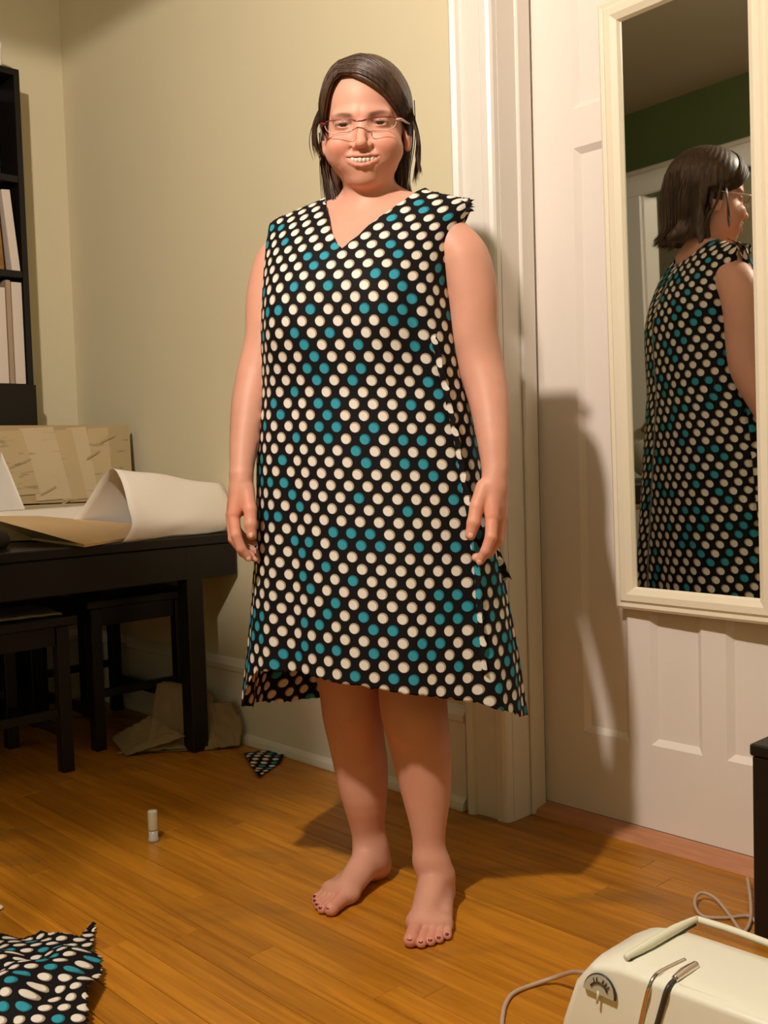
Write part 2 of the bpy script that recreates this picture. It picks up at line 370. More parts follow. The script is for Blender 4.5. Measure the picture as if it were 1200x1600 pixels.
# ---------------------------------------------------------------- person
PSI = math.radians(18); ex = np.array([math.cos(PSI), -math.sin(PSI), 0]); ey = np.array([math.sin(PSI), math.cos(PSI), 0])
TY = 2.05
tab = [(300, 421, 742), (310, 419, 743), (325, 417, 741), (345, 414, 732), (370, 412, 720), (400, 412, 709), (460, 411, 704), (520, 409, 712), (560, 410, 717), (600, 410, 723), (650, 405, 735), (700, 402, 745), (760, 402, 757),
       (820, 401, 768), (880, 398, 780), (950, 394, 793), (1020, 387, 806), (1085, 380, 815), (1125, 377, 821), (1180, 375, 825)]
tz = []; txc = []; tw = []
DT = np.array([(1.45, .105), (1.36, .115), (1.25, .138), (1.18, .148), (1.10, .148), (1.0, .145), (.9, .155), (.8, .165), (.7, .175), (.55, .19), (.35, .20)])[::-1]
def Dz(z): return np.interp(z, DT[:, 0], DT[:, 1])
for py, l_, r_ in tab:
    a = W(l_, py, TY); b_ = W(r_, py, TY); z = (a[2]+b_[2])/2; tz.append(z); txc.append((a[0]+b_[0])/2)
    wa = (b_[0]-a[0])/2; tw.append(math.sqrt(max(wa**2-(Dz(z)*math.sin(PSI))**2, .01))/math.cos(PSI))
tz = np.array(tz[::-1]); txc = np.array(txc[::-1]); tw = np.array(tw[::-1])
def xc(z): return np.interp(z, tz, txc)
def Wz(z): return np.interp(z, tz, tw)
ZN = 1.392
def zsh(x): return ZN-.30*np.clip(np.abs(x)-.085, 0, 1)-.5*np.clip(np.abs(x)-.195, 0, 1)
def close(z, x):
    t = np.clip((z-1.17)/(zsh(x)-1.17), 0, 1); return (1-t**2.0)**.6
def to_world(x, y, z):
    return np.stack([xc(z)+ex[0]*x+ey[0]*y, TY+ex[1]*x+ey[1]*y, z], -1)

# --- signed-distance toolkit
def cap(p, a, b, ra, rb):
    a = np.asarray(a, float); b = np.asarray(b, float); ab = b-a; h = np.clip(((p-a)@ab)/(ab@ab), 0, 1)
    return np.linalg.norm(p-a-h[:, None]*ab, axis=1)-(ra+(rb-ra)*h)
def ell(p, c, r):
    q = (p-np.asarray(c, float)); r = np.asarray(r, float); k0 = np.linalg.norm(q/r, axis=1); k1 = np.linalg.norm(q/(r*r), axis=1)+1e-9
    return k0*(k0-1)/k1
def smin(a, b, k): h = np.clip(.5+.5*(b-a)/k, 0, 1); return b*(1-h)+a*h-k*h*(1-h)
def smax(a, b, k): return -smin(-a, -b, k)
def chain(p, pts, k=.01):
    d = None
    for (a, ra), (b, rb) in zip(pts[:-1], pts[1:]):
        c = cap(p, a, b, ra, rb); d = c if d is None else smin(d, c, k)
    return d
def nets(xs, ys, zs, f, B=8):
    def pad(a):
        n = len(a); e = (-(n)) % B; s = a[-1]-a[-2]; return np.concatenate([a, a[-1]+s*np.arange(1, e+1)])
    xs, ys, zs = pad(xs), pad(ys), pad(zs); nx, ny, nz = len(xs), len(ys), len(zs)
    bx, by, bz = xs.reshape(-1, B), ys.reshape(-1, B), zs.reshape(-1, B)
    cxx, cyy, czz = bx.mean(1), by.mean(1), bz.mean(1)
    hx = (bx[:, -1]-bx[:, 0])/2*1.3; hy = (by[:, -1]-by[:, 0])/2*1.3; hz = (bz[:, -1]-bz[:, 0])/2*1.3
    A = np.stack(np.meshgrid(cxx, cyy, czz, indexing='ij'), -1); sh = A.shape[:3]; dc = f(A.reshape(-1, 3)).reshape(sh)
    rad = np.sqrt(hx[:, None, None]**2+hy[None, :, None]**2+hz[None, None, :]**2)
    act = np.argwhere(np.abs(dc) < rad*1.25+.006)
    D = np.repeat(np.repeat(np.repeat(np.where(dc > 0, 1., -1.).astype(np.float32), B, 0), B, 1), B, 2)
    Dv = D.reshape(sh[0], B, sh[1], B, sh[2], B)
    for s in range(0, len(act), 800):
        a = act[s:s+800]; X = bx[a[:, 0]]; Y = by[a[:, 1]]; Z_ = bz[a[:, 2]]; m = len(a)
        P = np.empty((m, B, B, B, 3)); P[..., 0] = X[:, :, None, None]; P[..., 1] = Y[:, None, :, None]; P[..., 2] = Z_[:, None, None, :]
        val = f(P.reshape(-1, 3)).reshape(m, B, B, B).astype(np.float32)
        Dv[a[:, 0], :, a[:, 1], :, a[:, 2], :] = val
    I = D < 0; c = np.zeros((nx-1, ny-1, nz-1), np.int8)
    for i in (0, 1):
        for j in (0, 1):
            for k in (0, 1): c += I[i:nx-1+i, j:ny-1+j, k:nz-1+k]
    cells = np.argwhere((c > 0) & (c < 8)); idx = np.full(c.shape, -1, np.int32); idx[tuple(cells.T)] = np.arange(len(cells))
    acc = np.zeros((len(cells), 3)); cnt = np.zeros(len(cells))
    cr = [(i, j, k) for i in (0, 1) for j in (0, 1) for k in (0, 1)]
    gx, gy, gz = xs, ys, zs
    def pos(o): return np.stack([gx[cells[:, 0]+o[0]], gy[cells[:, 1]+o[1]], gz[cells[:, 2]+o[2]]], 1)
    def val(o): return D[cells[:, 0]+o[0], cells[:, 1]+o[1], cells[:, 2]+o[2]].astype(float)
    for a in cr:
        for ax in range(3):
            if a[ax]: continue
            b = list(a); b[ax] = 1; va, vb = val(a), val(b); m = (va < 0) != (vb < 0); t = va/(va-vb+1e-12)
            pa, pb = pos(a), pos(b); acc[m] += (pa+(pb-pa)*t[:, None])[m]; cnt[m] += 1
    V = acc/cnt[:, None]; Q = []
    for ax in range(3):
        s = [slice(1, nx-1), slice(1, ny-1), slice(1, nz-1)]; s2 = list(s); s[ax] = slice(0, D.shape[ax]-1); s2[ax] = slice(1, D.shape[ax])
        e = np.argwhere(I[tuple(s)] != I[tuple(s2)]); off = np.array([1, 1, 1]); off[ax] = 0; e = e+off
        u_, v_ = (ax+1) % 3, (ax+2) % 3; du = np.zeros(3, int); du[u_] = 1; dv = np.zeros(3, int); dv[v_] = 1
        lim = np.array(c.shape); ok = np.all(e < lim, 1); e = e[ok]
        q = np.stack([idx[tuple((e-du-dv).T)], idx[tuple((e-dv).T)], idx[tuple(e.T)], idx[tuple((e-du).T)]], 1)
        fl_ = ~I[tuple(e.T)]; q[fl_] = q[fl_][:, ::-1]; q = q[(q >= 0).all(1)]; Q.append(q)
    return V, np.concatenate(Q)

# --- head frame
HO = W(564.5, 193, 1.955); HY = math.radians(-6); HP = math.radians(10)
Rz = np.array([[math.cos(HY), -math.sin(HY), 0], [math.sin(HY), math.cos(HY), 0], [0, 0, 1]])
Rx = np.array([[1, 0, 0], [0, math.cos(HP), -math.sin(HP)], [0, math.sin(HP), math.cos(HP)]])
HR = Rz@Rx
def hw(q): return HO+HR@np.array(q, float)
def head_local(p): return (p-HO)@HR
def mouth_arc(x): return -.0165+.0165*(np.abs(x)/.036)**2  # depth of the tooth line
def sdf_head(p):
    q = head_local(p); m = q.copy(); m[:, 0] = np.abs(m[:, 0])
    d = ell(q, (0, .088, .036), (.076, .092, .084))
    d = smin(d, ell(q, (0, .052, -.022), (.069, .060, .074)), .02)
    d = smin(d, ell(m, (.040, .026, -.046), (.034, .032, .032)), .016)
    d = smin(d, ell(q, (0, .050, -.072), (.057, .054, .034)), .018)
    d = smin(d, ell(q, (0, .012, -.0945), (.025, .020, .018)), .018)
    d = smin(d, ell(q, (0, .050, -.098), (.040, .038, .018)), .02)       # soft under-chin
    d = smin(d, cap(m, (.010, .004, .017), (.048, .012, .016), .009, .007), .014)   # brow
    d = smax(d, -ell(m, (.034, -.006, -.001), (.018, .011, .012)), .012)   # socket
    # nose
    d = smin(d, cap(q, (0, .004, .006), (0, -.019, -.034), .0065, .0095), .008)
    d = smin(d, ell(q, (0, -.021, -.037), (.0105, .0095, .009)), .004)
    d = smin(d, ell(m, (.0125, -.008, -.040), (.0075, .010, .0075)), .004)
    d = smax(d, -ell(m, (.0065, -.014, -.0475), (.0036, .005, .003)), .002)
    # cheek apples and laugh lines
    d = smin(d, ell(m, (.042, .004, -.036), (.021, .016, .017)), .012)
    d = smax(d, -cap(m, (.020, -.006, -.044), (.044, .010, -.068), .0022, .0022), .007)
    # muzzle and lips
    d = smin(d, ell(q, (0, .006, -.066), (.036, .020, .024)), .012)
    for x0, z0, x1, z1 in ((0, -.0585, .012, -.0575), (.012, -.0575, .024, -.0572), (.024, -.0572, .036, -.0560)):
        d = smin(d, cap(m, (x0, mouth_arc(x0)+.001, z0), (x1, mouth_arc(x1)+.001, z1), .0042-.06*x0, .0042-.06*x1), .003)
    for x0, z0, x1, z1 in ((0, -.0755, .012, -.0738), (.012, -.0738, .025, -.0675), (.025, -.0675, .036, -.0565)):
        d = smin(d, cap(m, (x0, mouth_arc(x0)+.0005, z0), (x1, mouth_arc(x1)+.001, z1), .0043-.06*x0, .0043-.06*x1), .003)
    low = -.0603-.0082*(1-(q[:, 0]/.030)**2); up = -.0605+.0015*(q[:, 0]/.031)**2; zc_ = (low+up)/2; hh = (up-low)/2
    slit = np.maximum(np.abs(q[:, 2]-zc_)-hh, np.maximum(np.abs(q[:, 0])-.030, np.abs(q[:, 1]-mouth_arc(q[:, 0])+.0)-.013))
    d = smax(d, -slit, .0015)
    # eyelids
    lid = ell(m, (.0345, .013, -.001), (.0165, .0142, .0115)); d = smin(d, lid, .004)
    d = smax(d, -ell(m, (.0345, -.004, -.0008), (.0134, .012, .0026)), .0012)
    # ears
    ear = ell(m, (.080, .078, -.014), (.009, .018, .031)); ear = smax(ear, -ell(m, (.090, .074, -.010), (.007, .010, .018)), .004)
    ear = smin(ear, ell(m, (.079, .070, -.038), (.006, .008, .009)), .005)
    d = smin(d, ear, .006)
    return d
NB = to_world(np.array([0.]), np.array([.01]), np.array([1.36]))[0]
HN = hw((0, .075, -.07))
# --- arms, hands, legs, feet
armL = [((448, 396, 2.12), .044), ((434, 418, 2.115), .0485), ((421, 470, 2.11), .0475), ((418, 530, 2.10), .0455), ((404, 580, 2.09), .042), ((391, 630, 2.065), .0375), ((382, 690, 2.03), .0295), ((377, 738, 2.0), .0225)]
armR = [((705, 382, 2.00), .047), ((725, 408, 1.99), .0495), ((738, 460, 1.985), .0475), ((741, 520, 1.985), .0455), ((751, 570, 1.98), .0435), ((764, 625, 1.955), .038), ((771, 690, 1.92), .0300), ((774, 735, 1.90), .0235)]
def WP(l, n=1):
    P, R_ = np.array([W(*a) for a, r in l]), np.array([r for a, r in l])
    if n > 1:
        X, _ = catmull(np.concatenate([P, R_[:, None]], 1), np.zeros(len(P)), n); P, R_ = X[:, :3], X[:, 3]
    return list(zip(P, R_))
ARML, ARMR = WP(armL, 3), WP(armR, 3)
def hand_parts(spec): return {k: WP(v) for k, v in spec.items()}
HL = hand_parts(dict(
 palm=[((377, 742, 2.00), .0215), ((377, 765, 1.998), .0215), ((373, 790, 2.0), .021)],
 m1=[((378, 752, 1.99), .018), ((367, 802, 1.975), .0135)], m2=[((378, 752, 2.0), .018), ((364, 804, 1.995), .0135)],
 m3=[((377, 752, 2.01), .018), ((364, 803, 2.015), .013)], m4=[((377, 754, 2.015), .017), ((366, 800, 2.034), .012)],
 thumb=[((385, 765, 1.985), .0155), ((391, 797, 1.968), .0125), ((392, 820, 1.958), .0115), ((393, 836, 1.955), .0095)],
 f1=[((365, 805, 1.975), .0118), ((369, 836, 1.962), .0105), ((377, 857, 1.962), .0094), ((388, 871, 1.968), .0080)],
 f2=[((362, 806, 1.995), .0118), ((365, 842, 1.985), .0105), ((380, 863, 1.985), .0094), ((399, 872, 1.990), .0080)],
 f3=[((362, 805, 2.015), .0112), ((366, 838, 2.008), .0100), ((383, 857, 2.008), .0090), ((401, 863, 2.012), .0078)],
 f4=[((365, 802, 2.034), .0100), ((370, 828, 2.030), .0088), ((384, 843, 2.030), .0078), ((398, 848, 2.032), .0068)]))
HRt = hand_parts(dict(
 palm=[((774, 738, 1.90), .0225), ((773, 762, 1.895), .0225), ((772, 790, 1.892), .0215)],
 m1=[((770, 750, 1.89), .018), ((769, 806, 1.868), .0135)], m2=[((773, 750, 1.895), .018), ((779, 808, 1.886), .0135)],
 m3=[((776, 750, 1.90), .017), ((783, 806, 1.906), .0125)], m4=[((776, 752, 1.905), .016), ((784, 802, 1.924), .0115)],
 thumb=[((757, 762, 1.885), .0165), ((745, 792, 1.872), .0130), ((740, 817, 1.862), .0120), ((735, 836, 1.860), .0098)],
 f1=[((769, 808, 1.868), .0122), ((767, 840, 1.852), .0108), ((759, 861, 1.850), .0096), ((750, 876, 1.856), .0082)],
 f2=[((779, 810, 1.886), .0122), ((777, 844, 1.874), .0108), ((763, 864, 1.872), .0096), ((744, 871, 1.876), .0082)],
 f3=[((783, 808, 1.906), .0115), ((780, 840, 1.898), .0100), ((766, 858, 1.896), .0090), ((750, 864, 1.898), .0078)],
 f4=[((784, 803, 1.924), .0100), ((781, 828, 1.920), .0090), ((770, 843, 1.918), .0080), ((757, 850, 1.920), .0068)]))
def sdf_hand(p, H):
    d = cap(p, *[H['palm'][i][0] for i in (0, 1)], .0215, .0215)
    d = chain(p, H['palm'], .01)
    for k in ('m1', 'm2', 'm3', 'm4'): d = smin(d, chain(p, H[k]), .009)
    for k in ('f1', 'f2', 'f3', 'f4'):
        fd = chain(p, H[k], .0025); d = smin(d, fd, .0022)
    d = smin(d, chain(p, H['thumb'], .004), .006)
    return d
legL = [((525, 880, 2.12), .088), ((538, 1000, 2.11), .074), ((549, 1075, 2.10), .066), ((552, 1115, 2.095), .0630), ((556, 1150, 2.098), .0575), ((564, 1195, 2.105), .0555), ((569, 1240, 2.10), .048), ((574, 1290, 2.11), .0355), ((578, 1325, 2.11), .0300), ((581, 1345, 2.105), .0285)]
legR = [((655, 880, 2.06), .088), ((648, 1000, 2.04), .074), ((645, 1080, 2.015), .067), ((648, 1118, 2.005), .0645), ((655, 1155, 2.005), .0595), ((661, 1195, 2.005), .0560), ((666, 1240, 2.000), .0475), ((669, 1290, 1.99), .0350), ((670, 1325, 1.985), .0295), ((671, 1343, 1.98), .0280)]
LEGL, LEGR = WP(legL, 3), WP(legR, 3)
def make_foot(heel, toe, s):
    """s = +1 when the big toe lies on the image-right side"""
    heel = np.array([heel[0], heel[1], 0]); f_ = np.array([toe[0]-heel[0], toe[1]-heel[1], 0]); Ln = np.linalg.norm(f_); f_ /= Ln; lat = np.array([-f_[1], f_[0], 0])
    if lat[0] < 0: lat = -lat
    lat = lat*s; k = Ln/.235
    return heel, f_, lat, k
footL = make_foot((-.022, 2.150), (-.150, 1.952), +1); footR = make_foot((.090, 2.022), (.046, 1.797), -1)
def foot_local(p, F_):
    h, f_, lat, k = F_; v = (p-h); return np.stack([v@lat, v@f_, v[:, 2]], 1)/k
TOES = [((.021, .172), (.024, .224), .0150, .0128), ((.003, .178), (.004, .226), .0100, .0088), ((-.011, .173), (-.012, .216), .0092, .0082), ((-.024, .165), (-.026, .204), .0088, .0078), ((-.036, .155), (-.039, .188), .0085, .0076)]
def sdf_foot(p, F_, ankle):
    q = foot_local(p, F_); k = F_[3]
    d = ell(q, (0, .028, .026), (.030, .034, .034))
    d = smin(d, cap(q, (0, .036, .035), (0, .042, .085), .027, .025), .015)
    d = smin(d, cap(q, (.002, .055, .060), (.006, .150, .026), .030, .019), .025)
    d = smin(d, cap(q, (.012, .080, .040), (.022, .168, .017), .022, .017), .02)
    d = smin(d, cap(q, (-.012, .050, .026), (-.030, .150, .014), .022, .014), .02)
    d = smin(d, ell(q, (.0, .160, .018), (.042, .022, .017)), .015)
    d = smin(d, ell(q, (.023, .050, .070), (.009, .012, .013)), .012); d = smin(d, ell(q, (-.024, .042, .062), (.009, .012, .013)), .012)
    d = smax(d, -ell(q, (.045, .095, -.004), (.030, .045, .020)), .012)      # arch
    t = None
    for a, b, ra, rb in TOES:
        c = cap(q, (*a, ra+.002), (*b, rb), ra, rb); c = smin(c, ell(q, (b[0], b[1], rb), (rb*1.08, rb*1.15, rb)), .003)
        t = c if t is None else smin(t, c, .0012)
    d = smin(d, t, .006)
    d = smax(d, .0008/k-q[:, 2], .003)
    d = d*k
    return d
def sdf_body(p):
    d = np.full(len(p), 1.0); z = p[:, 2]
    # torso
    m = (z > .5) & (z < 1.46)
    if m.any():
        q = p[m]; zz = q[:, 2]; v = q-np.stack([xc(zz), np.full(len(zz), TY), zz], 1); x = v@ex; y = v@ey
        w = Wz(zz)-.022-.03*np.clip((.75-zz)/.3, 0, 1); w = np.minimum(w, .178); dp = Dz(zz)*np.maximum(close(zz, x), .05)-.010-.03*np.clip((.8-zz)/.3, 0, 1); dp = np.maximum(dp, .006)
        t = (np.sqrt((x/w)**2+(y/dp)**2)-1)*np.minimum(w, dp); t = np.maximum(t, zz-(zsh(x)-.012)); t = smax(t, .56-zz, .03); d[m] = t
    m = (z > 1.15) & (z < 1.6)
    if m.any():
        q = p[m]; t = d[m]
        t = smin(t, cap(q, NB-np.array([0, 0, .06]), HN, .060, .047), .03)
        for s in (-1, 1):
            a = to_world(np.array([s*.05]), np.array([.02]), np.array([1.365]))[0]; b = to_world(np.array([s*.145]), np.array([.015]), np.array([1.305]))[0]
            t = smin(t, cap(q, a, b, .030, .036), .03)
        d[m] = t
    m = (z > .78) & (z < 1.5)
    if m.any():
        q = p[m]; t = smin(d[m], chain(q, ARML, .003), .010); d[m] = smin(t, chain(q, ARMR, .003), .010)
    for H in (HL, HRt):
        c = H['palm'][1][0]; m = (np.abs(p-c) < .2).all(1)
        if m.any(): d[m] = smin(d[m], sdf_hand(p[m], H), .008)
    m = z < .8
    if m.any():
        q = p[m]; l = chain(q, LEGL, .003); r = chain(q, LEGR, .003)
        for F_, leg, w in ((footL, LEGL, 0), (footR, LEGR, 1)):
            mm_ = q[:, 2] < .2
            if mm_.any():
                fd = np.full(len(q), 1.); fd[mm_] = sdf_foot(q[mm_], F_, leg[-1][0])
                h, f_, lat, k = F_; an = h+f_*.045*k+np.array([0, 0, .060*k])
                fd = smin(fd, cap(q, leg[-1][0], an, leg[-1][1], .0255), .022)
                if w == 0: l = smin(l, fd, .018)
                else: r = smin(r, fd, .018)
        lg = smin(l, r, .004); d[m] = smin(d[m], lg, .03)
    m = z > 1.36
    if m.any(): d[m] = smin(d[m], sdf_head(p[m]), .010)
    return d
def steps(segs):
    a = [segs[0][0]]
    for s, e, h in segs:
        while a[-1] < e-1e-9: a.append(a[-1]+h)
    return np.array(a)
gx = steps([(-.34, -.255, .0026), (-.255, -.13, .0034), (-.13, .13, .0021), (.13, .16, .0034), (.16, .30, .0026)])
gy = steps([(1.77, 2.02, .0023), (2.02, 2.27, .0034)])
gz = steps([(-.008, .09, .0023), (.09, .64, .0045), (.64, .84, .0025), (.84, 1.36, .0050), (1.36, 1.70, .0019)])
V, Q = nets(gx, gy, gz, sdf_body)
# relax the limbs, where the grid is coarse
E_ = np.concatenate([Q[:, [0, 1]], Q[:, [1, 2]], Q[:, [2, 3]], Q[:, [3, 0]]]); wt_ = (((V[:, 2] > .86) & (V[:, 2] < 1.36)) | ((V[:, 2] > .11) & (V[:, 2] < .64)))[:, None]*.8
cn_ = np.maximum(np.bincount(E_[:, 0], minlength=len(V)), 1)[:, None]
for _ in range(10):
    A_ = np.stack([np.bincount(E_[:, 0], V[E_[:, 1], k], minlength=len(V)) for k in range(3)], 1)/cn_; V = V+(A_-V)*wt_
body_me = fastmesh('body', V, Q)
# skin colour per vertex
q = head_local(V); ax_ = np.abs(q[:, 0]); base = np.tile(np.array([.66, .325, .235]), (len(V), 1))
def blend(C, w, c): w = np.clip(w, 0, 1)[:, None]; return C*(1-w)+np.array(c)*w
hd = V[:, 2] > 1.36
ch = np.exp(-(((ax_-.046)/.018)**2+((q[:, 2]+.038)/.018)**2))*(q[:, 1] < .05)*hd
base = blend(base, ch*.7, (.72, .26, .19))
base = blend(base, np.exp(-((q[:, 0]/.012)**2+((q[:, 2]+.037)/.012)**2))*.45*(q[:, 1] < .02)*hd, (.74, .28, .20))
arc = np.abs(q[:, 1]-mouth_arc(q[:, 0]))
lipz_lo = -.0750+.018*(ax_/.036)**2; lipz_up = -.0575
lip = np.maximum(np.exp(-((q[:, 2]-lipz_lo)/.0052)**2), np.exp(-((q[:, 2]-lipz_up)/.0036)**2))*(ax_ < .036)*(q[:, 1] < .012)*hd
base = blend(base, lip*.8, (.54, .19, .15))
inm = (np.abs(q[:, 0]) < .031) & (q[:, 2] < -.058) & (q[:, 2] > -.073) & (q[:, 1] > mouth_arc(q[:, 0])+.006) & (q[:, 1] < .02) & hd
base = blend(base, inm*1., (.10, .02, .02))
browz = .0215-.9*np.clip(ax_-.036, 0, 1)*.45+.0*ax_; browz = .0125+.0055*np.sin(np.clip((ax_-.012)/.045, 0, 1)*math.pi*.8)
brow = np.exp(-((q[:, 2]-browz)/.0034)**4)*np.clip((ax_-.012)/.008, 0, 1)*np.clip((.062-ax_)/.022, 0, 1)*(q[:, 1] < .03)*hd
base = blend(base, brow*.78, (.11, .05, .03))
lash = np.exp(-((q[:, 2]-(.0022-.10*np.clip(ax_-.034, -.01, .02)))/.0032)**2)*(np.abs(ax_-.0345) < .0160)*(q[:, 1] < .02)*hd
base = blend(base, lash*.95, (.06, .03, .025))
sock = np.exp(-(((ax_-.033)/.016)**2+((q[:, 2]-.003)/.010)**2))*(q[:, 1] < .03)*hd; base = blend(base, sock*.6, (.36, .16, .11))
for c_, r_, col_ in [(W(378, 810, 1.98), .06, (.72, .27, .18)), (W(765, 820, 1.88), .06, (.72, .27, .18))]:
    base = blend(base, np.exp(-(np.linalg.norm(V-c_, axis=1)/r_)**2)*.75, col_)
for l_ in (LEGL[9][0], LEGR[9][0]): base = blend(base, np.exp(-(np.linalg.norm(V-l_, axis=1)/.07)**2)*.6, (.62, .24, .15))
toe = np.zeros(len(V))
for F_ in (footL, footR):
    fq = foot_local(V, F_); toe = np.maximum(toe, np.clip((fq[:, 1]-.17)/.04, 0, 1)*(fq[:, 1] < .25)*(np.abs(fq[:, 0]) < .06)*(V[:, 2] < .05))
base = blend(base, toe*.55, (.72, .27, .19))
# scalp under the hair
HL_PTS = np.array([(-.080, -.02), (-.072, .016), (-.060, .060), (-.050, .084), (-.036, .094), (-.020, .092), (.006, .079), (.036, .060), (.056, .038), (.069, .012), (.080, -.02)])
top = np.interp(q[:, 0], HL_PTS[:, 0], HL_PTS[:, 1]); scalp = hd & ((q[:, 2] > top+.001) | (q[:, 1] > .085)) & (q[:, 2] > -.06)
base = blend(base, scalp*1., (.035, .017, .010))
ca = body_me.color_attributes.new('Col', 'FLOAT_COLOR', 'POINT'); ca.data.foreach_set('color', np.concatenate([base, np.ones((len(V), 1))], 1).astype(np.float32).ravel())
ms, sn, sl, sb = mat('skin'); at = sn.new('ShaderNodeAttribute'); at.attribute_name = 'Col'
nz = sn.new('ShaderNodeTexNoise'); nz.inputs['Scale'].default_value = 18; nz.inputs['Detail'].default_value = 4; tcn = sn.new('ShaderNodeTexCoord'); sl.new(tcn.outputs['Object'], nz.inputs[0])
hsv = sn.new('ShaderNodeHueSaturation'); mr = sn.new('ShaderNodeMapRange'); mr.inputs[1].default_value = .3; mr.inputs[2].default_value = .7; mr.inputs[3].default_value = .95; mr.inputs[4].default_value = 1.05
sl.new(nz.outputs[0], mr.inputs[0]); sl.new(mr.outputs[0], hsv.inputs['Value']); sl.new(at.outputs[0], hsv.inputs['Color']); sl.new(hsv.outputs[0], sb.inputs['Base Color'])
sb.inputs['Roughness'].default_value = .5; sb.inputs['Specular IOR Level'].default_value = .35
sb.inputs['Subsurface Weight'].default_value = .12; sb.inputs['Subsurface Radius'].default_value = (.012, .004, .002); sb.inputs['Subsurface Scale'].default_value = 1.
person = empty('person', .02, 2.0, 0, 'barefoot smiling woman in a sleeveless black dress with white and teal dots', 'person', inroom=False)
PO = Vector((.02, 2.0, 0))
def pchild(o): o.parent = person; o.location = -PO; return o
body = pchild(link('body', body_me, ms, None, True))
def sub(o, par=None):
    """keep world-coordinate geometry under a part that already sits at -PO"""
    o.parent = par; o.location = (0, 0, 0); return o
# eyes, teeth
M_EYE = plain('eye_white', (.50, .42, .37), .2); M_IRIS = plain('dark_iris', (.03, .015, .01), .15); M_TEETH = plain('teeth', (.74, .62, .52), .35)
M_NAILP = plain('dark_red_polish', (.16, .004, .012), .15, spec=.6); M_NAIL = plain('fingernail', (.75, .42, .33), .35)
def blob(name, c, r, m, par=None, R=None, n=16):
    bm = bmesh.new(); bmesh.ops.create_uvsphere(bm, u_segments=n, v_segments=max(6, n//2), radius=1)
    for v in bm.verts:
        q_ = np.array(v.co)*np.array(r); q_ = (R@q_ if R is not None else q_)+np.array(c); v.co = q_
    return fin(name, bm, m, par, True)
for s in (-1, 1):
    e = sub(blob('eye', hw((s*.0345, .0135, -.001)), (.0124, .0124, .0112), M_EYE, None, HR), body); tag(e)
    sub(blob('iris', hw((s*.0345, .0026, .0002)), (.0066, .0024, .0066), M_IRIS, None, HR), e)
Vt = []; Ft = []
tx_ = np.linspace(-.029, .029, 9)
teeth = bpy.data.objects.new('teeth', None)
bm = bmesh.new()
for i in range(8):
    a, b = tx_[i], tx_[i+1]; x_ = (a+b)/2; y_ = mouth_arc(np.array([x_]))[0]+.0035
    mid = hw((x_, y_-.001, -.0655+.004*(x_/.03)**2)); 
    bmesh.ops.create_cube(bm, size=1, matrix=Matrix.Translation(Vector(mid)) @ Matrix(HR.tolist()).to_4x4() @ Matrix.Rotation(x_*18, 4, 'Z') @ Matrix.Diagonal((.0076, .004, .0120, 1)))
bpy.data.objects.remove(teeth); bmesh.ops.bevel(bm, geom=bm.edges[:], offset=.0006, segments=2, affect='EDGES')
sub(fin('teeth', bm, M_TEETH, None, True), body)
# toenails
for F_ in (footL, footR):
    h, f_, lat, k = F_
    for t_, (a, b, ra, rb) in enumerate(TOES):
        c = h+lat*b[0]*k+f_*(b[1]+rb*.55)*k+np.array([0, 0, (rb*1.62)*k]); Rm = np.stack([lat, f_*.88-np.array([0, 0, .47]), np.cross(lat, f_*.88-np.array([0, 0, .47]))], 1)
        sub(blob('toenail', c, (rb*.62*k, rb*.62*k, .0022), M_NAILP, None, Rm, 12), body)
for H in (HL, HRt):
    for k in ('f1', 'f2', 'f3', 'f4', 'thumb'):
        a, b = H[k][-2][0], H[k][-1][0]; t_ = (b-a)/np.linalg.norm(b-a); out = np.array([0, -1., 0]); out -= t_*(out@t_); out /= np.linalg.norm(out)
        side = np.cross(t_, out); Rm = np.stack([side, t_, out], 1); sub(blob('fingernail', b+t_*.001+out*(H[k][-1][1]-.0008), (.0048, .0058, .0016), M_NAIL, None, Rm, 10), body)

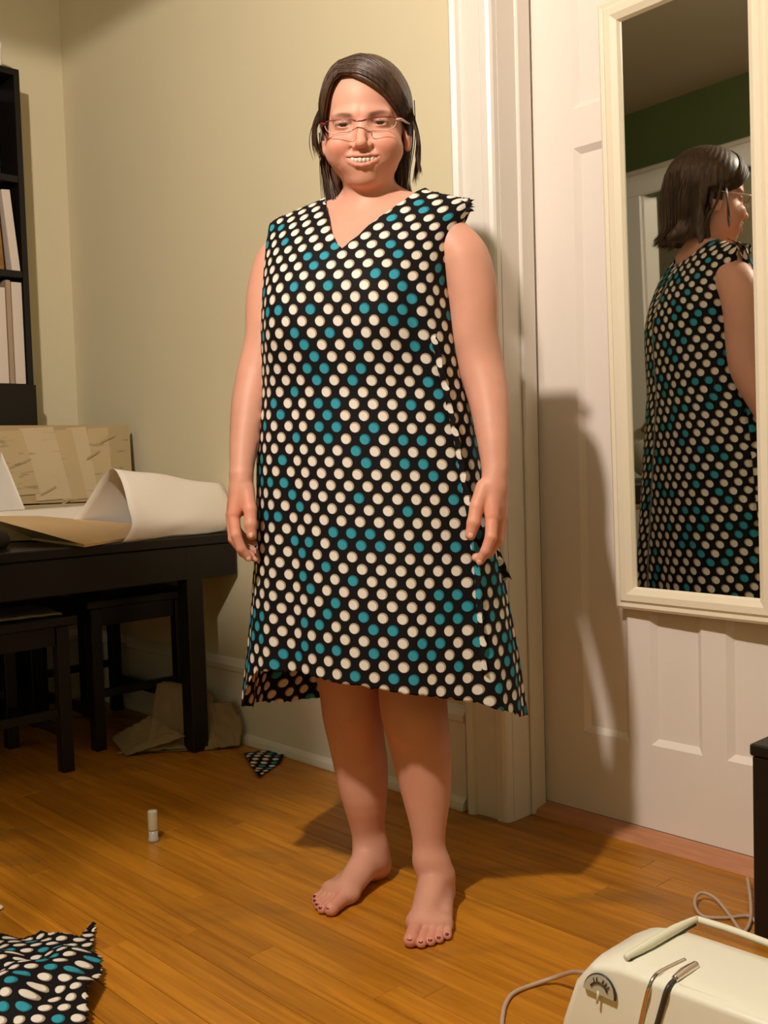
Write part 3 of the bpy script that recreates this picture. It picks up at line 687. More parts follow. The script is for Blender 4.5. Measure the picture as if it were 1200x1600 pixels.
# --- hair
from math import pi
PF = np.array([(-.105, -.30), (-.105, -.02), (-.074, .012)]+[(a[0], a[1]-.005) for a in HL_PTS[1:-1]]+[(.078, .004), (.108, -.02), (.108, -.30)])
def sd_poly(P, x, z):
    d = np.full(len(x), 1e9); s = np.ones(len(x)); n = len(P)
    for i in range(n):
        a = P[i]; b = P[(i+1) % n]; e = b-a; w = np.stack([x-a[0], z-a[1]], 1); h = np.clip((w@e)/(e@e), 0, 1); r = w-h[:, None]*e; d = np.minimum(d, (r**2).sum(1))
        c1 = z >= a[1]; c2 = z < b[1]; c3 = e[0]*w[:, 1] > e[1]*w[:, 0]; fl_ = (c1 & c2 & c3) | (~c1 & ~c2 & ~c3); s[fl_] *= -1
    return s*np.sqrt(d)
def sdf_hair(q):
    d = ell(q, (0, .092, .038), (.091, .109, .098))
    d = smin(d, ell(q, (-.003, .118, -.050), (.077, .060, .090)), .03)
    m = q.copy(); m[:, 0] = np.abs(m[:, 0])
    d = smin(d, cap(m, (.062, .105, -.06), (.068, .097, -.128), .014, .008), .02)
    d = smin(d, cap(m, (.045, .145, -.10), (.050, .172, -.118), .028, .012), .02)
    face = np.maximum(sd_poly(PF, q[:, 0], q[:, 2]), q[:, 1]-.060-.10*np.clip(-q[:, 2]-.0, 0, .3))
    earz = np.maximum(np.maximum(q[:, 2]-.010, -q[:, 2]-.055), q[:, 1]-.098)
    d = smax(d, -face, .010); d = smax(d, -earz, .008)
    neck = cap(q, (0, .075, -.07), head_local(NB[None])[0], .056, .070); d = smax(d, -(neck-.0), .008)
    front = np.maximum(q[:, 1]-.080, q[:, 2]+.05); d = smax(d, -front, .012)
    # strand relief
    ang = np.arctan2(q[:, 0]+.035, q[:, 1]-.08); ph = np.where(q[:, 2] > .02, np.arctan2(q[:, 2]-.0, q[:, 0]+.05)*0+ang, ang)
    d += (.0006*np.sin(46*ph+5*np.sin(q[:, 2]*30))+.0004*np.sin(97*ph+7*np.sin(q[:, 2]*22+1)))*np.clip((q[:, 1]-.03)/.05, 0, 1)
    return d
h = .0026
Vh, Qh = nets(np.arange(-.125, .126, h), np.arange(-.04, .215, h), np.arange(-.185, .150, h), sdf_hair)
Vh = HO+Vh@HR.T
mh_, hn, hl, hb = mat('brown_hair')
tc = hn.new('ShaderNodeTexCoord'); mp = hn.new('ShaderNodeMapping'); mp.inputs['Scale'].default_value = (60, 60, 5); n1 = hn.new('ShaderNodeTexNoise'); n1.inputs['Scale'].default_value = 3; n1.inputs['Detail'].default_value = 4
hl.new(tc.outputs['Object'], mp.inputs[0]); hl.new(mp.outputs[0], n1.inputs[0]); cr = hn.new('ShaderNodeValToRGB'); cr.color_ramp.elements[0].position = .3; cr.color_ramp.elements[0].color = (.026, .012, .007, 1); cr.color_ramp.elements[1].position = .75; cr.color_ramp.elements[1].color = (.13, .065, .036, 1)
hl.new(n1.outputs[0], cr.inputs[0]); hl.new(cr.outputs[0], hb.inputs['Base Color']); hb.inputs['Roughness'].default_value = .42
bp = hn.new('ShaderNodeBump'); bp.inputs['Strength'].default_value = .35; bp.inputs['Distance'].default_value = .002; hl.new(n1.outputs[0], bp.inputs['Height']); hl.new(bp.outputs[0], hb.inputs['Normal'])
hair = pchild(link('hair', fastmesh('hair', Vh, Qh), mh_, None, True))
# loose strands
HV = []; HF = []
def lock(pts, n, jit, r=.0009):
    P = np.array([hw(p) for p in pts])
    for _ in range(n):
        o_ = rng.normal(0, jit, 3); o2 = rng.normal(0, jit*1.2, 3); T = np.linspace(0, 1, len(P))[:, None]
        Q_ = P+o_*(1-T)*.8+(o2)*T; cut = rng.uniform(.85, 1.08); Q_[-1] = Q_[-2]+(Q_[-1]-Q_[-2])*cut
        pp, rr = catmull(Q_, np.array([r]*(len(Q_)-1)+[r*.25]), 4); v, f_ = tube_geo(pp, rr, 3, False, len(HV)); HV.extend(v); HF.extend(f_)
lock([(.085, .06, .02), (.098, .055, -.01), (.101, .05, -.035), (.099, .045, -.060), (.106, .04, -.088)], 26, .0022)
lock([(.088, .07, .03), (.100, .075, -.02), (.098, .09, -.06), (.090, .10, -.10)], 20, .003)
lock([(-.084, .06, .03), (-.096, .06, .005), (-.098, .062, -.02), (-.091, .07, -.045)], 40, .0045)
lock([(-.082, .085, .0), (-.088, .10, -.05), (-.084, .10, -.10), (-.076, .095, -.150)], 60, .006)
lock([(-.080, .085, -.02), (-.080, .09, -.07), (-.070, .08, -.12), (-.062, .07, -.155)], 40, .006)
lock([(.072, .09, -.04), (.070, .09, -.08), (.066, .085, -.12), (.088, .08, -.155)], 60, .005)
lock([(.070, .09, -.04), (.062, .085, -.09), (.060, .075, -.13), (.072, .07, -.155)], 40, .005)
def capy(x, z, o=.002): return .092-.109*math.sqrt(max(.0, 1-(x/.0915)**2-((z-.038)/.0985)**2))-o
for k in range(26):    # sweep of the parting over the forehead and crown
    a = -.16+k/25*1.16; P_ = []
    for (x, z), e in zip([(-.040, .098), (.0, .093), (.034, .073), (.058, .048), (.074, .022), (.084, -.004)], [.026, .036, .036, .03, .024, .018]):
        z_ = z+e*a; x_ = x*(1+.06*a); P_.append((x_, capy(x_, z_), z_))
    lock(P_, 16, .0013, .0008)
for k in range(16):
    a = -.14+k/15*1.14; P_ = []
    for (x, z), e in zip([(-.040, .098), (-.056, .080), (-.068, .052), (-.076, .022), (-.084, -.004)], [.026, .03, .03, .024, .018]):
        z_ = z+e*a; x_ = x*(1+.05*a); P_.append((x_, capy(x_, z_), z_))
    lock(P_, 12, .0014, .0008)
for k in range(40):    # back and ends
    a = -1.25+2.5*k/39; sx, cyk = math.sin(a), math.cos(a)
    lock([(.086*sx, .095+.100*cyk, .05), (.086*sx, .10+.10*cyk, -.02), (.074*sx, .10+.085*cyk, -.09), (.080*sx, .112+.092*cyk, -.128)], 9, .004, .0011)
strands = sub(link('loose_strands', mesh('loose_strands', HV, HF), mh_, None, True), hair); tag(strands, kind='stuff')
# hair clip at the back
# --- glasses
M_CRIM = plain('crimson_frame', (.16, .010, .015), .25, spec=.6); M_PINK = plain('pale_pink_temple', (.62, .38, .36), .3)
mg, gn, gl_, gb = mat('lens_glass'); 
for nd in list(gn):
    if nd.type == 'BSDF_PRINCIPLED': gn.remove(nd)
tr = gn.new('ShaderNodeBsdfTransparent'); gg = gn.new('ShaderNodeBsdfGlossy'); gg.inputs['Roughness'].default_value = .02; mx = gn.new('ShaderNodeMixShader'); mx.inputs[0].default_value = .05
gl_.new(tr.outputs[0], mx.inputs[1]); gl_.new(gg.outputs[0], mx.inputs[2]); gl_.new(mx.outputs[0], gn['Material Output'].inputs[0])
gls = empty('glasses', 0, 0, 0, None, None, inroom=False); gls.parent = person; gls.location = -PO
def lens_pt(s, x, z):
    return hw((s*x, -.022+.9*(x**2)*2.2, z))
for s in (-1, 1):
    out = [(.011, .0035), (.020, .0055), (.036, .0062), (.054, .0060), (.064, .0045), (.0665, -.002), (.063, -.010), (.053, -.0165), (.036, -.0195), (.021, -.0175), (.0125, -.009), (.011, .0035)]
    pts = [lens_pt(s, *o_) for o_ in out]; lens_c = lens_pt(s, .038, -.005)
    me = mesh('lens', [lens_c]+pts[:-1], [(0, i+1, (i+1) % 11+1) for i in range(11)]); L_ = sub(link('lens', me, mg), gls)
    sub(tube('upper_rim', pts[:6], .0010, M_CRIM, None, 8, 4), gls)
    sub(tube('lower_rim', pts[5:], .0007, M_PINK, None, 8, 4), gls)
    sub(tube('temple_arm', [lens_pt(s, .0655, .001), hw((s*.074, -.006, .002)), hw((s*.080, .03, .002)), hw((s*.084, .075, .004))], [.0022, .0028, .0022, .0018], M_PINK if s > 0 else M_CRIM, None, 8, 5), gls)
sub(tube('bridge', [lens_pt(-1, .0115, .0035), hw((-.005, -.0245, .0015)), hw((.005, -.0245, .0015)), lens_pt(1, .0115, .0035)], .0015, M_CRIM, None, 8, 5), gls)

# --- dress
def superxy(phi, w, d):
    n_ = 2.25; s, c = np.sin(phi), np.cos(phi); return np.sign(s)*np.abs(s)**(2/n_)*w, -np.sign(c)*np.abs(c)**(2/n_)*d
def hemz(phi):
    """hem height around the body; phi 0 front, + image right"""
    fp = np.array([-180, -120, -100, -84, -66, -46, -20, 0, 15, 30, 48, 66, 84, 100, 130, 180.])
    fz = np.array([.355, .350, .365, .372, .390, .474, .482, .468, .455, .445, .430, .404, .380, .366, .352, .355])
    return np.interp(np.degrees(phi), fp, fz)
def fold(phi, z):
    A = np.interp(z, [.35, .55, .8, 1.1, 1.25, 1.4], [.060, .042, .022, .016, .008, 0.])
    f_ = np.sin(6*phi+.6)+.55*np.sin(11*phi+2.1+1.2*z)+.35*np.sin(19*phi+.7)
    # pinched pleat at the image-left waist and right front
    g = -1.5*np.exp(-((phi+.95)/.10)**2)*np.exp(-((z-1.0)/.28)**2)*.9-1.3*np.exp(-((phi-.80)/.08)**2)*np.exp(-((z-1.12)/.12)**2)
    return A*f_*.5+.012*g
def dress_pt(phi, z, xyok=True):
    w = Wz(z)*1.0; d_ = Dz(z); x, y = superxy(phi, w, d_)
    k = close(z, x); y = np.sign(y)*(np.abs(y)*k+.010*(1-k)+.0)
    bust = np.exp(-((phi-.52)/.33)**2)+np.exp(-((phi+.52)/.33)**2); y = y-np.where(np.cos(phi) > 0, 1, 0)*bust*.018*np.exp(-((z-1.13)/.075)**2)
    fo = 1+fold(phi, z); x = x*fo; y = y*fo
    return x, y
# arc-length tables for the weave coordinates
zt = np.linspace(.33, 1.41, 110); pt = np.linspace(-pi, pi, 721); PHI, ZT = np.meshgrid(pt, zt); w_ = Wz(ZT); xx, yy = superxy(PHI, w_, Dz(ZT)*np.maximum(close(ZT, superxy(PHI, w_, Dz(ZT))[0]), .35))
ds = np.hypot(np.diff(xx, axis=1), np.diff(yy, axis=1)); S = np.concatenate([np.zeros((len(zt), 1)), np.cumsum(ds, 1)], 1); S -= S[:, 360:361]
def uvof(phi, z, y):
    y0 = np.abs(superxy(phi, Wz(z), Dz(z))[1])
    iz = np.clip((z-zt[0])/(zt[1]-zt[0]), 0, len(zt)-1.001); ip = np.clip((phi+pi)/(pt[1]-pt[0]), 0, 719.999); a, b = iz.astype(int), ip.astype(int); fa, fb = iz-a, ip-b
    u = (S[a, b]*(1-fa)+S[a+1, b]*fa)*(1-fb)+(S[a, b+1]*(1-fa)+S[a+1, b+1]*fa)*fb
    rise = np.clip(y0-np.abs(y), 0, 1)*np.clip((z-1.17)/.04, 0, 1); return u+.06*u*0, z+.62*rise
NC, NR = 120, 210
def panel(front):
    s = np.linspace(-1, 1, NC); ph_full = s*pi/2 if front else None
    P = np.zeros((NR, NC, 3)); VX = .010; UV = np.zeros((NR, NC, 2))
    for j in range(NC):
        f0 = s[j]*pi/2*(.985)
        phi0 = f0 if front else (pi-f0 if f0 >= 0 else -pi-f0)
        # top boundary
        x_top = superxy(np.array([phi0]), Wz(1.36), .1)[0][0]; axx = abs(x_top-(VX if front else 0))
        if front: zt_ = 1.262+(ZN-.004-1.262)*min(1, axx/.100)**1.12 if axx < .100 else zsh(x_top)-.001
        else: zt_ = 1.345+(ZN-.006-1.345)*min(1, axx/.092)**2.2 if axx < .092 else zsh(x_top)-.001
        zt_ += rng.normal(0, .0012)
        zb = hemz(np.array([phi0]))[0]+rng.normal(0, .0015)
        t = np.linspace(0, 1, NR)**1.0; z = zt_+(zb-zt_)*t; phi = np.full(NR, phi0)
        # armhole: side columns of the upper part pull in a little
        x, y = dress_pt(phi, z)
        wp = to_world(x, y, z); P[:, j] = wp; u, v = uvof(phi, z, y); UV[:, j, 0] = u; UV[:, j, 1] = v
    return P, UV
PFr, UF = panel(True); PB, UB = panel(False)
# stitch the side seams below the armpit
zarm = 1.12
for jf, jb in ((0, 0), (NC-1, NC-1)):
    k_ = np.clip((zarm+.05-PFr[:, jf, 2])/.09, 0, 1)[:, None]; k_ = k_*k_*(3-2*k_); mid = (PFr[:, jf]+PB[:, jb])/2
    PFr[:, jf] += (mid-PFr[:, jf])*k_; PB[:, jb] += (mid-PB[:, jb])*k_
Vd = np.concatenate([PFr.reshape(-1, 3), PB.reshape(-1, 3)]); UVd = np.concatenate([UF.reshape(-1, 2), UB.reshape(-1, 2)])
UVd[:, 0] += .004; UVd[:, 1] += UVd[:, 0]*.04+.002*np.sin(UVd[:, 0]*9)
Fd = grid_faces(NR, NC)+[tuple(reversed(q_)) for q_ in grid_faces(NR, NC, NR*NC)]
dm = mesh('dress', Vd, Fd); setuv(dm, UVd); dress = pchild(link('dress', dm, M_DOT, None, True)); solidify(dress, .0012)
# raw side seam allowance pinned along the image-right front, and hanging thread end
def ribbon(name, pts, dirs, width, seedk, par, wav=.004):
    P = np.array(pts, float); rr = np.array(dirs, float); Pc, _ = catmull(P, np.zeros(len(P)), 14); Dc, _ = catmull(rr, np.zeros(len(P)), 14)
    n = len(Pc); V = []; UVs = []; dist = 0; nw = 6
    for i in range(n):
        if i: dist += np.linalg.norm(Pc[i]-Pc[i-1])
        dd = Dc[i]/np.linalg.norm(Dc[i]); wv = wav*math.sin(i*.9+seedk)+wav*.6*math.sin(i*2.3)
        for k in range(nw):
            a = k/(nw-1); V.append(Pc[i]+dd*(width*a*(1+.12*math.sin(i*1.7+seedk)))+np.array([wv*a, wv*a*.5, 0])); UVs.append((a*width+seedk*.1, -dist))
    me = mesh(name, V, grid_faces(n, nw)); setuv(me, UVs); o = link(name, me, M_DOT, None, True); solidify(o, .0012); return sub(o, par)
def surf(phi, z): x, y = dress_pt(np.array([phi]), np.array([z])); return to_world(x, y, np.array([z]))[0]
pz = [1.10, 1.0, .9, .8, .7, .6, .48]; ps = [.98, 1.02, 1.04, 1.04, 1.03, .98, .94]
ribbon('seam_allowance', [surf(a, z)+np.array([0, .002, 0]) for a, z in zip(ps, pz)], [(.75, -.66, 0)]*7, .015, 2, dress, .0015)
ribbon('seam_allowance', [W(776, 850, 1.97), W(786, 872, 1.965), W(793, 890, 1.96), W(800, 906, 1.96)], [(-.9, -.2, -.3)]*4, .014, 5, dress, .002)
ribbon('shoulder_fray', [surf(1.50, 1.352)+np.array([-.03, 0, .004]), surf(1.50, 1.348)+np.array([-.012, -.01, .002]), surf(1.5, 1.33)+np.array([0, -.01, 0])], [(.9, -.2, .2)]*3, .014, 7, dress, .003)

# ---------------------------------------------------------------- table, stools
TX = -1.078; TZ = .655
tb = empty('work_table', TX, -.55, 0, 'black-brown wooden work table against the pale wall', 'table')
def tbx(name, lo, hi, bev=.003): return box(name, (lo[0]-TX, lo[1]+.55, lo[2]), (hi[0]-TX, hi[1]+.55, hi[2]), M_BLACK, tb, bev)
tbx('tabletop', (-1.83, -1.12, TZ-.028), (TX, -.003, TZ))
tbx('apron', (TX-.030, -1.09, .525), (TX-.006, -.010, TZ-.028)); tbx('apron', (-1.80, -1.09, .525), (-1.776, -.010, TZ-.028))
tbx('apron', (-1.776, -.034, .525), (TX-.030, -.010, TZ-.028)); tbx('apron', (-1.776, -1.09, .525), (TX-.030, -1.066, TZ-.028))
for x_, y_ in ((TX-.060, -.193), (-1.80, -.193), (TX-.060, -1.075), (-1.80, -1.075)):
    bm = bmesh.new(); bm_box(bm, (x_-TX, y_+.55, 0), (x_-TX+.056, y_+.55+.056, TZ-.0285), .003); fin('leg', bm, M_BLACK, tb)
def stool(x0, x1, y0, y1, zt_, label):
    t = empty('stool', (x0+x1)/2, (y0+y1)/2, 0, label, 'stool', 'black stools under the table'); cx_, cy_ = (x0+x1)/2, (y0+y1)/2
    hx, hy = (x1-x0)/2, (y1-y0)/2
    box('seat', (-hx-.02, -hy-.02, zt_-.028), (hx+.02, hy+.02, zt_), M_BLACK, t, .005, 2)
    for sx in (-1, 1):
        for sy in (-1, 1): box('leg', (sx*(hx-.018)-.018, sy*(hy-.018)-.018, 0), (sx*(hx-.018)+.018, sy*(hy-.018)+.018, zt_-.03), M_BLACK, t, .002)
        box('apron', (sx*(hx-.018)-.009, -hy+.038, zt_-.085), (sx*(hx-.018)+.009, hy-.038, zt_-.03), M_BLACK, t, .001)
        box('stretcher', (sx*(hx-.018)-.009, -hy+.038, .16), (sx*(hx-.018)+.009, hy-.038, .185), M_BLACK, t, .001)
    for sy in (-1, 1):
        box('apron', (-hx+.038, sy*(hy-.018)-.009, zt_-.085), (hx-.038, sy*(hy-.018)+.009, zt_-.03), M_BLACK, t, .001)
        box('stretcher', (-hx+.038, sy*(hy-.018)-.009, .10), (hx-.038, sy*(hy-.018)+.009, .13), M_BLACK, t, .001)
    return t
stool(-1.79, -1.325, -.385, -.050, .468, 'black wooden stool under the table, nearest the wall')
stool(-1.60, -1.198, -.93, -.520, .452, 'black wooden stool at the left picture edge with pale cloth on its seat')
M_CREAM = plain('cream_cloth', (.42, .34, .20), .85, .15, 20, .3)
def sheet(name, corners, m, nu=24, nv=16, amp=.004, fr=9, seed=0, th=.0008, warp=None, inroom=False):
    """bilinear cloth/paper between 4 world corners (a b / d c) with creases"""
    a, b, c, d_ = [np.array(q_, float) for q_ in corners]; V = []; UVs = []; r = np.random.default_rng(seed); K = r.normal(0, fr, (6, 2)); PHs = r.uniform(0, 6, 6)
    nrm = np.cross(b-a, d_-a); nrm /= np.linalg.norm(nrm); lu, lv = np.linalg.norm(b-a), np.linalg.norm(d_-a)
    for j in range(nv+1):
        for i in range(nu+1):
            s, t = i/nu, j/nv; p = (a*(1-s)+b*s)*(1-t)+(d_*(1-s)+c*s)*t
            w = sum(abs(math.sin(K[k, 0]*s+K[k, 1]*t+PHs[k]))-.6 for k in range(6))/3
            p = p+nrm*amp*w
            if warp: p = warp(p, s, t)
            V.append(p); UVs.append((s*lu, t*lv))
    me = mesh(name, V, grid_faces(nv+1, nu+1)); setuv(me, UVs); o = link(name, me, m, None, True); solidify(o, th); return o
def top_origin(o):
    c = Vector(np.mean([tuple(v.co) for v in o.data.vertices], 0)); z0 = min(v.co.z for v in o.data.vertices); c.z = z0
    for v in o.data.vertices: v.co -= c
    o.location = c; return o
def clampz(z0): return lambda p, s, t: np.array([p[0], p[1], max(p[2], z0)])
o = top_origin(sheet('folded_cloth', [G(-1.215, -.92, .462), G(-1.205, -.535, .458), G(-1.40, -.53, .464), G(-1.42, -.92, .462)], M_CREAM, 24, 14, .004, 9, 3, .006, clampz(.4555)))
tag(o, 'pale cream cloth lying on the stool at the left edge', 'cloth')

# ---------------------------------------------------------------- papers on the table
def paper_mat(name, c, ink=None, scale=6):
    m = plain(name, c, .8, .05, 8, .12)
    if ink:
        n, l, b = m.node_tree.nodes, m.node_tree.links, m.node_tree.nodes['Principled BSDF']
        t = n.new('ShaderNodeTexCoord'); mp = n.new('ShaderNodeMapping'); mp.inputs['Scale'].default_value = (1.2, 1.2, 6); mp.inputs['Rotation'].default_value = (.1, .4, .2)
        nz = n.new('ShaderNodeTexNoise'); nz.inputs['Scale'].default_value = scale; nz.inputs['Detail'].default_value = 3; l.new(t.outputs['Object'], mp.inputs[0]); l.new(mp.outputs[0], nz.inputs[0])
        cr = n.new('ShaderNodeValToRGB'); cr.color_ramp.elements[0].position = .60; cr.color_ramp.elements[0].color = (0, 0, 0, 1); cr.color_ramp.elements[1].position = .68
        l.new(nz.outputs[0], cr.inputs[0]); mx = n.new('ShaderNodeMixRGB'); fc = math_(n, l, 'MULTIPLY', cr.outputs[0], .5); l.new(fc, mx.inputs[0])
        src = b.inputs['Base Color'].links[0].from_socket; l.new(src, mx.inputs[1]); mx.inputs[2].default_value = (*ink, 1); l.new(mx.outputs[0], b.inputs['Base Color'])
    return m
M_BOARD = paper_mat('kraft_board', (.42, .30, .15)); M_WHITEP = plain('white_paper', (.84, .76, .68), .7, .02, 5, .05)
M_TISS = [paper_mat('pattern_tissue', (.50, .37, .20), (.16, .12, .08), 9), paper_mat('pattern_tissue_pale', (.56, .43, .26), (.2, .16, .1), 7), paper_mat('pattern_tissue_dark', (.40, .30, .15), (.08, .08, .05), 12)]
A = np.array([-1.660, -.035]); Bq = on_x(0, 660, -1.835); Bp = np.array([Bq[0], Bq[1]]); e_ = (Bp-A); Bf = A+e_*1.25
leanv = np.array([-e_[1], e_[0]]); leanv /= np.linalg.norm(leanv)
if leanv[0] < 0: leanv = -leanv      # towards the room
zt1 = on_y(215, 664, 0)[2]; LT = A; 
def bp_(s, t, off=0):   # s along from right(0) to left(1.25), t 0 top..1 bottom
    xy = A+e_*s+leanv*(.045*t+off); return G(xy[0], xy[1], zt1*(1-t)+(TZ+.100)*t+s*.006*(1-t))
bd = empty('leaning_board', *((A+e_*.5+leanv*.05)), TZ, 'tan board covered in tissue sewing-pattern pieces leaning across the corner', 'board')
bdi = bd.matrix_world.inverted()
def quadplate(name, pts, th, m, par, inv):
    P = [np.array(q_) for q_ in pts]; nrm = np.cross(P[1]-P[0], P[-1]-P[0]); nrm /= np.linalg.norm(nrm); n = len(P)
    V = [Vector(q_) for q_ in P]+[Vector(q_-nrm*th) for q_ in P]; V = [inv @ v for v in V]
    Fc = [tuple(range(n)), tuple(reversed(range(n, 2*n)))]+[(i, n+i, n+(i+1) % n, (i+1) % n) for i in range(n)]
    me = mesh(name, V, Fc); bm = bmesh.new(); bm.from_mesh(me); bmesh.ops.recalc_face_normals(bm, faces=bm.faces); bm.to_mesh(me); bm.free(); return link(name, me, m, par)
quadplate('backing', [bp_(0, 0), bp_(1.25, 0), bp_(1.25, 1), bp_(0, 1)], .006, M_BOARD, bd, bdi)
for i, (s0, s1, s2, s3, t0, t1) in enumerate([(.02, .17, .16, .01, .02, .96), (.17, .335, .30, .16, .03, .9), (.345, .50, .40, .27, .02, .97), (.46, .62, .50, .36, .05, .98), (.60, .86, .70, .48, .02, .97), (.84, 1.1, .98, .72, .06, .9)]):
    quadplate('tissue_piece', [bp_(s0, t0, .0015+.0006*i), bp_(s1, t0+.02, .0015+.0006*i), bp_(s2+.05, t1, .0015+.0006*i), bp_(s3, t1-.02, .0015+.0006*i)], .0005, M_TISS[(2, 0, 1, 0, 1, 0)[i]], bd, bdi)
for i, (s, t, w) in enumerate([(.78, .42, .16), (.60, .78, .12), (.50, .95, .1), (.25, .33, .1), (.12, .12, .12)]):
    quadplate('pencil_line', [bp_(s, t, .0065), bp_(s+w, t+.10, .0065), bp_(s+w, t+.13, .0065), bp_(s, t+.03, .0065)], .0003, M_TISS[2], bd, bdi)
# white sheet at the left edge
o = top_origin(sheet('paper_sheet', [G(-1.72, -.52, TZ+.16), W(2, 706, 3.30), W(40, 797, 3.26), G(-1.62, -.50, TZ+.004)], M_WHITEP, 12, 12, .002, 4, 5, .0006)); tag(o, 'white sheet of paper standing at the left picture edge before the patterned board', 'paper')
# pad that carries the board's lower edge
pad = room(box('paper_pad', (-.20, -.02, 0), (.20, .02, .094), M_CARD2 := plain('pad_cardboard', (.45, .34, .2), .8), None, .003), *((A+e_*.45+leanv*.047)), TZ+.0005, math.atan2(e_[1], e_[0])); tag(pad, 'narrow cardboard carton under the lower edge of the leaning patterned board', 'carton')
# cardboard folder
tp_ = [LZ(-30, 830, TZ+.008), LZ(132, 851, TZ+.008), LZ(206, 839, TZ+.008), on_x(206, 818, -1.27), on_x(60, 806, -1.44), on_x(-30, 806, -1.50)]
c0 = np.mean(tp_, 0); bm = bmesh.new()
hi_ = [bm.verts.new((p_[0]-c0[0], p_[1]-c0[1], p_[2]-TZ-.001)) for p_ in tp_]; lo_ = [bm.verts.new((p_[0]-c0[0], p_[1]-c0[1], 0)) for p_ in tp_]
bm.faces.new((hi_[0], hi_[1], hi_[4], hi_[5])); bm.faces.new((hi_[1], hi_[2], hi_[3], hi_[4])); bm.faces.new(lo_[::-1])
for i in range(6): bm.faces.new((lo_[i], lo_[(i+1) % 6], hi_[(i+1) % 6], hi_[i]))
bmesh.ops.recalc_face_normals(bm, faces=bm.faces)
M_CARD = plain('tan_cardboard', (.62, .42, .22), .75, .06, 10)
o = room(fin('cardboard_folder', bm, M_CARD), c0[0], c0[1], TZ+.001); tag(o, 'flat tan cardboard folder at the edge of the table', 'folder')
o = top_origin(sheet('paper_sheet', [G(*on_x(-25, 800, -1.555)), G(*on_x(150, 788, -1.53)), G(*on_x(118, 821, -1.375)), G(*on_x(30, 812, -1.43))], M_WHITEP, 12, 8, .001, 4, 8, .0006)); tag(o, 'flat white sheet of paper lying on the cardboard folder', 'paper')
# big curled sheet
mouth = [(105, 822, 3.15), (135, 785, 3.13), (158, 748, 3.09), (176, 732, 3.04), (190, 752, 3.0), (200, 790, 2.965), (206, 822, 2.94), (190, 850, 2.935)]
right = [(330, 826, 3.34), (338, 795, 3.33), (346, 768, 3.32), (356, 757, 3.29), (362, 768, 3.27), (366, 790, 3.25), (366, 812, 3.235), (356, 829, 3.225)]
Pm, _ = catmull(np.array([W(*q_) for q_ in mouth]), np.zeros(8), 5); Pr, _ = catmull(np.array([W(*q_) for q_ in right]), np.zeros(8), 5)
V = []; n1_ = len(Pm); nn = 16
for i in range(nn+1):
    t = i/nn
    for k in range(n1_):
        p_ = Pm[k]*(1-t)+Pr[k]*t; p_ = p_+np.array([0, 0, .004*math.sin(t*9+k*.3)*math.sin(math.pi*t)]); p_[2] = max(p_[2], TZ+.0022); l_ = Lc(p_); l_[1] = min(l_[1], -.004); V.append(G(*l_))
me = mesh('curled_paper', V, grid_faces(nn+1, n1_)); o = top_origin(link('curled_paper', me, M_WHITEP, None, True)); solidify(o, .0008); tag(o, 'large white sheet of pattern paper curled over at the table end', 'paper')
# orange tool and dark knob at the left edge
p_ = LZ(24, 843, TZ); M_ORG = plain('orange_plastic', (.85, .13, .02), .4)
o = room(blob('seam_ripper_case', (0, 0, .005), (.055, .016, .005), M_ORG), p_[0], p_[1]-.01, TZ+.0005, 1.35); tag(o, 'small flat orange plastic item under the cardboard folder edge', 'plastic item')
p_ = LZ(-3, 858, TZ); o = room(lathe('pincushion', [(0, 0), (.022, .001), (.031, .014), (.033, .028), (.026, .044), (.012, .052), (0, .053)], plain('dark_brown_felt', (.03, .018, .010), .8)), p_[0], p_[1], TZ+.0005); tag(o, 'dark brown rounded pincushion on the table at the left picture edge', 'pincushion')

# ---------------------------------------------------------------- bookshelf
BX = -1.92; sh_ = [on_x(a, b, BX) for a, b in ((36, 110), (40, 276), (43, 424), (48, 600))]; yb = np.mean([s_[1] for s_ in sh_])+.0
zt_top = sh_[0][2]; z2, z3, z4 = sh_[1][2], sh_[2][2], sh_[3][2]
yb = min(yb, -.05)
bs = empty('bookshelf', XL, yb, 0, 'tall black-brown bookshelf against the left wall', 'bookshelf'); DP = BX-XL-.002; BWd = .80
def bb(name, lo, hi, par=bs, m=M_BLACK): return box(name, lo, hi, m, par, .0015)
bb('side_panel', (.036, -.020, 0), (DP, 0, zt_top)); bb('side_panel', (.036, -BWd, 0), (DP, -BWd+.02, zt_top)); bb('top_panel', (.036, -BWd+.02, zt_top-.022), (DP, -.02, zt_top)); bb('back_panel', (.036, -BWd+.02, .02), (.042, -.02, zt_top-.022))
for z_ in (z2, z3, z4, z4-.37, z4-.74): bb('shelf', (.042, -BWd+.02, z_-.024), (DP-.003, -.02, z_))
bb('base_panel', (.042, -BWd+.02, .02), (DP-.006, -.02, .10)); bb('drawer_front', (DP, -BWd+.001, z4-.36), (DP+.016, -.0, z4-.004))
def book(w, h_, dpt, y_, z_, m, label, tilt=0, name='book'):
    b_ = empty(name, BX-.012, yb-y_, z_+.0008, label, 'book', 'books on the black shelf')
    b_.matrix_world = b_.matrix_world @ Matrix.Rotation(tilt, 4, 'X')
    t = .0025
    box('cover', (-dpt, -w, 0), (0, -w+t, h_), m, b_, .0005); box('cover', (-dpt, -t, 0), (0, 0, h_), m, b_, .0005); box('spine', (-t, -w+t, 0), (0, -t, h_), m, b_, .0004)
    box('pages', (-dpt+.004, -w+t, .004), (-t, -t, h_-.004), M_PAGE, b_, 0); return b_
M_PAGE = plain('pages', (.7, .62, .48), .8); M_BKW = plain('white_book', (.72, .62, .55), .5); M_BKB = plain('brown_book', (.28, .13, .04), .5, .5, 40); M_BKG = plain('pale_green_book', (.50, .60, .38), .5); M_BKT = plain('tan_book', (.42, .30, .20), .6); M_BKGR = plain('grey_book', (.45, .42, .42), .6)
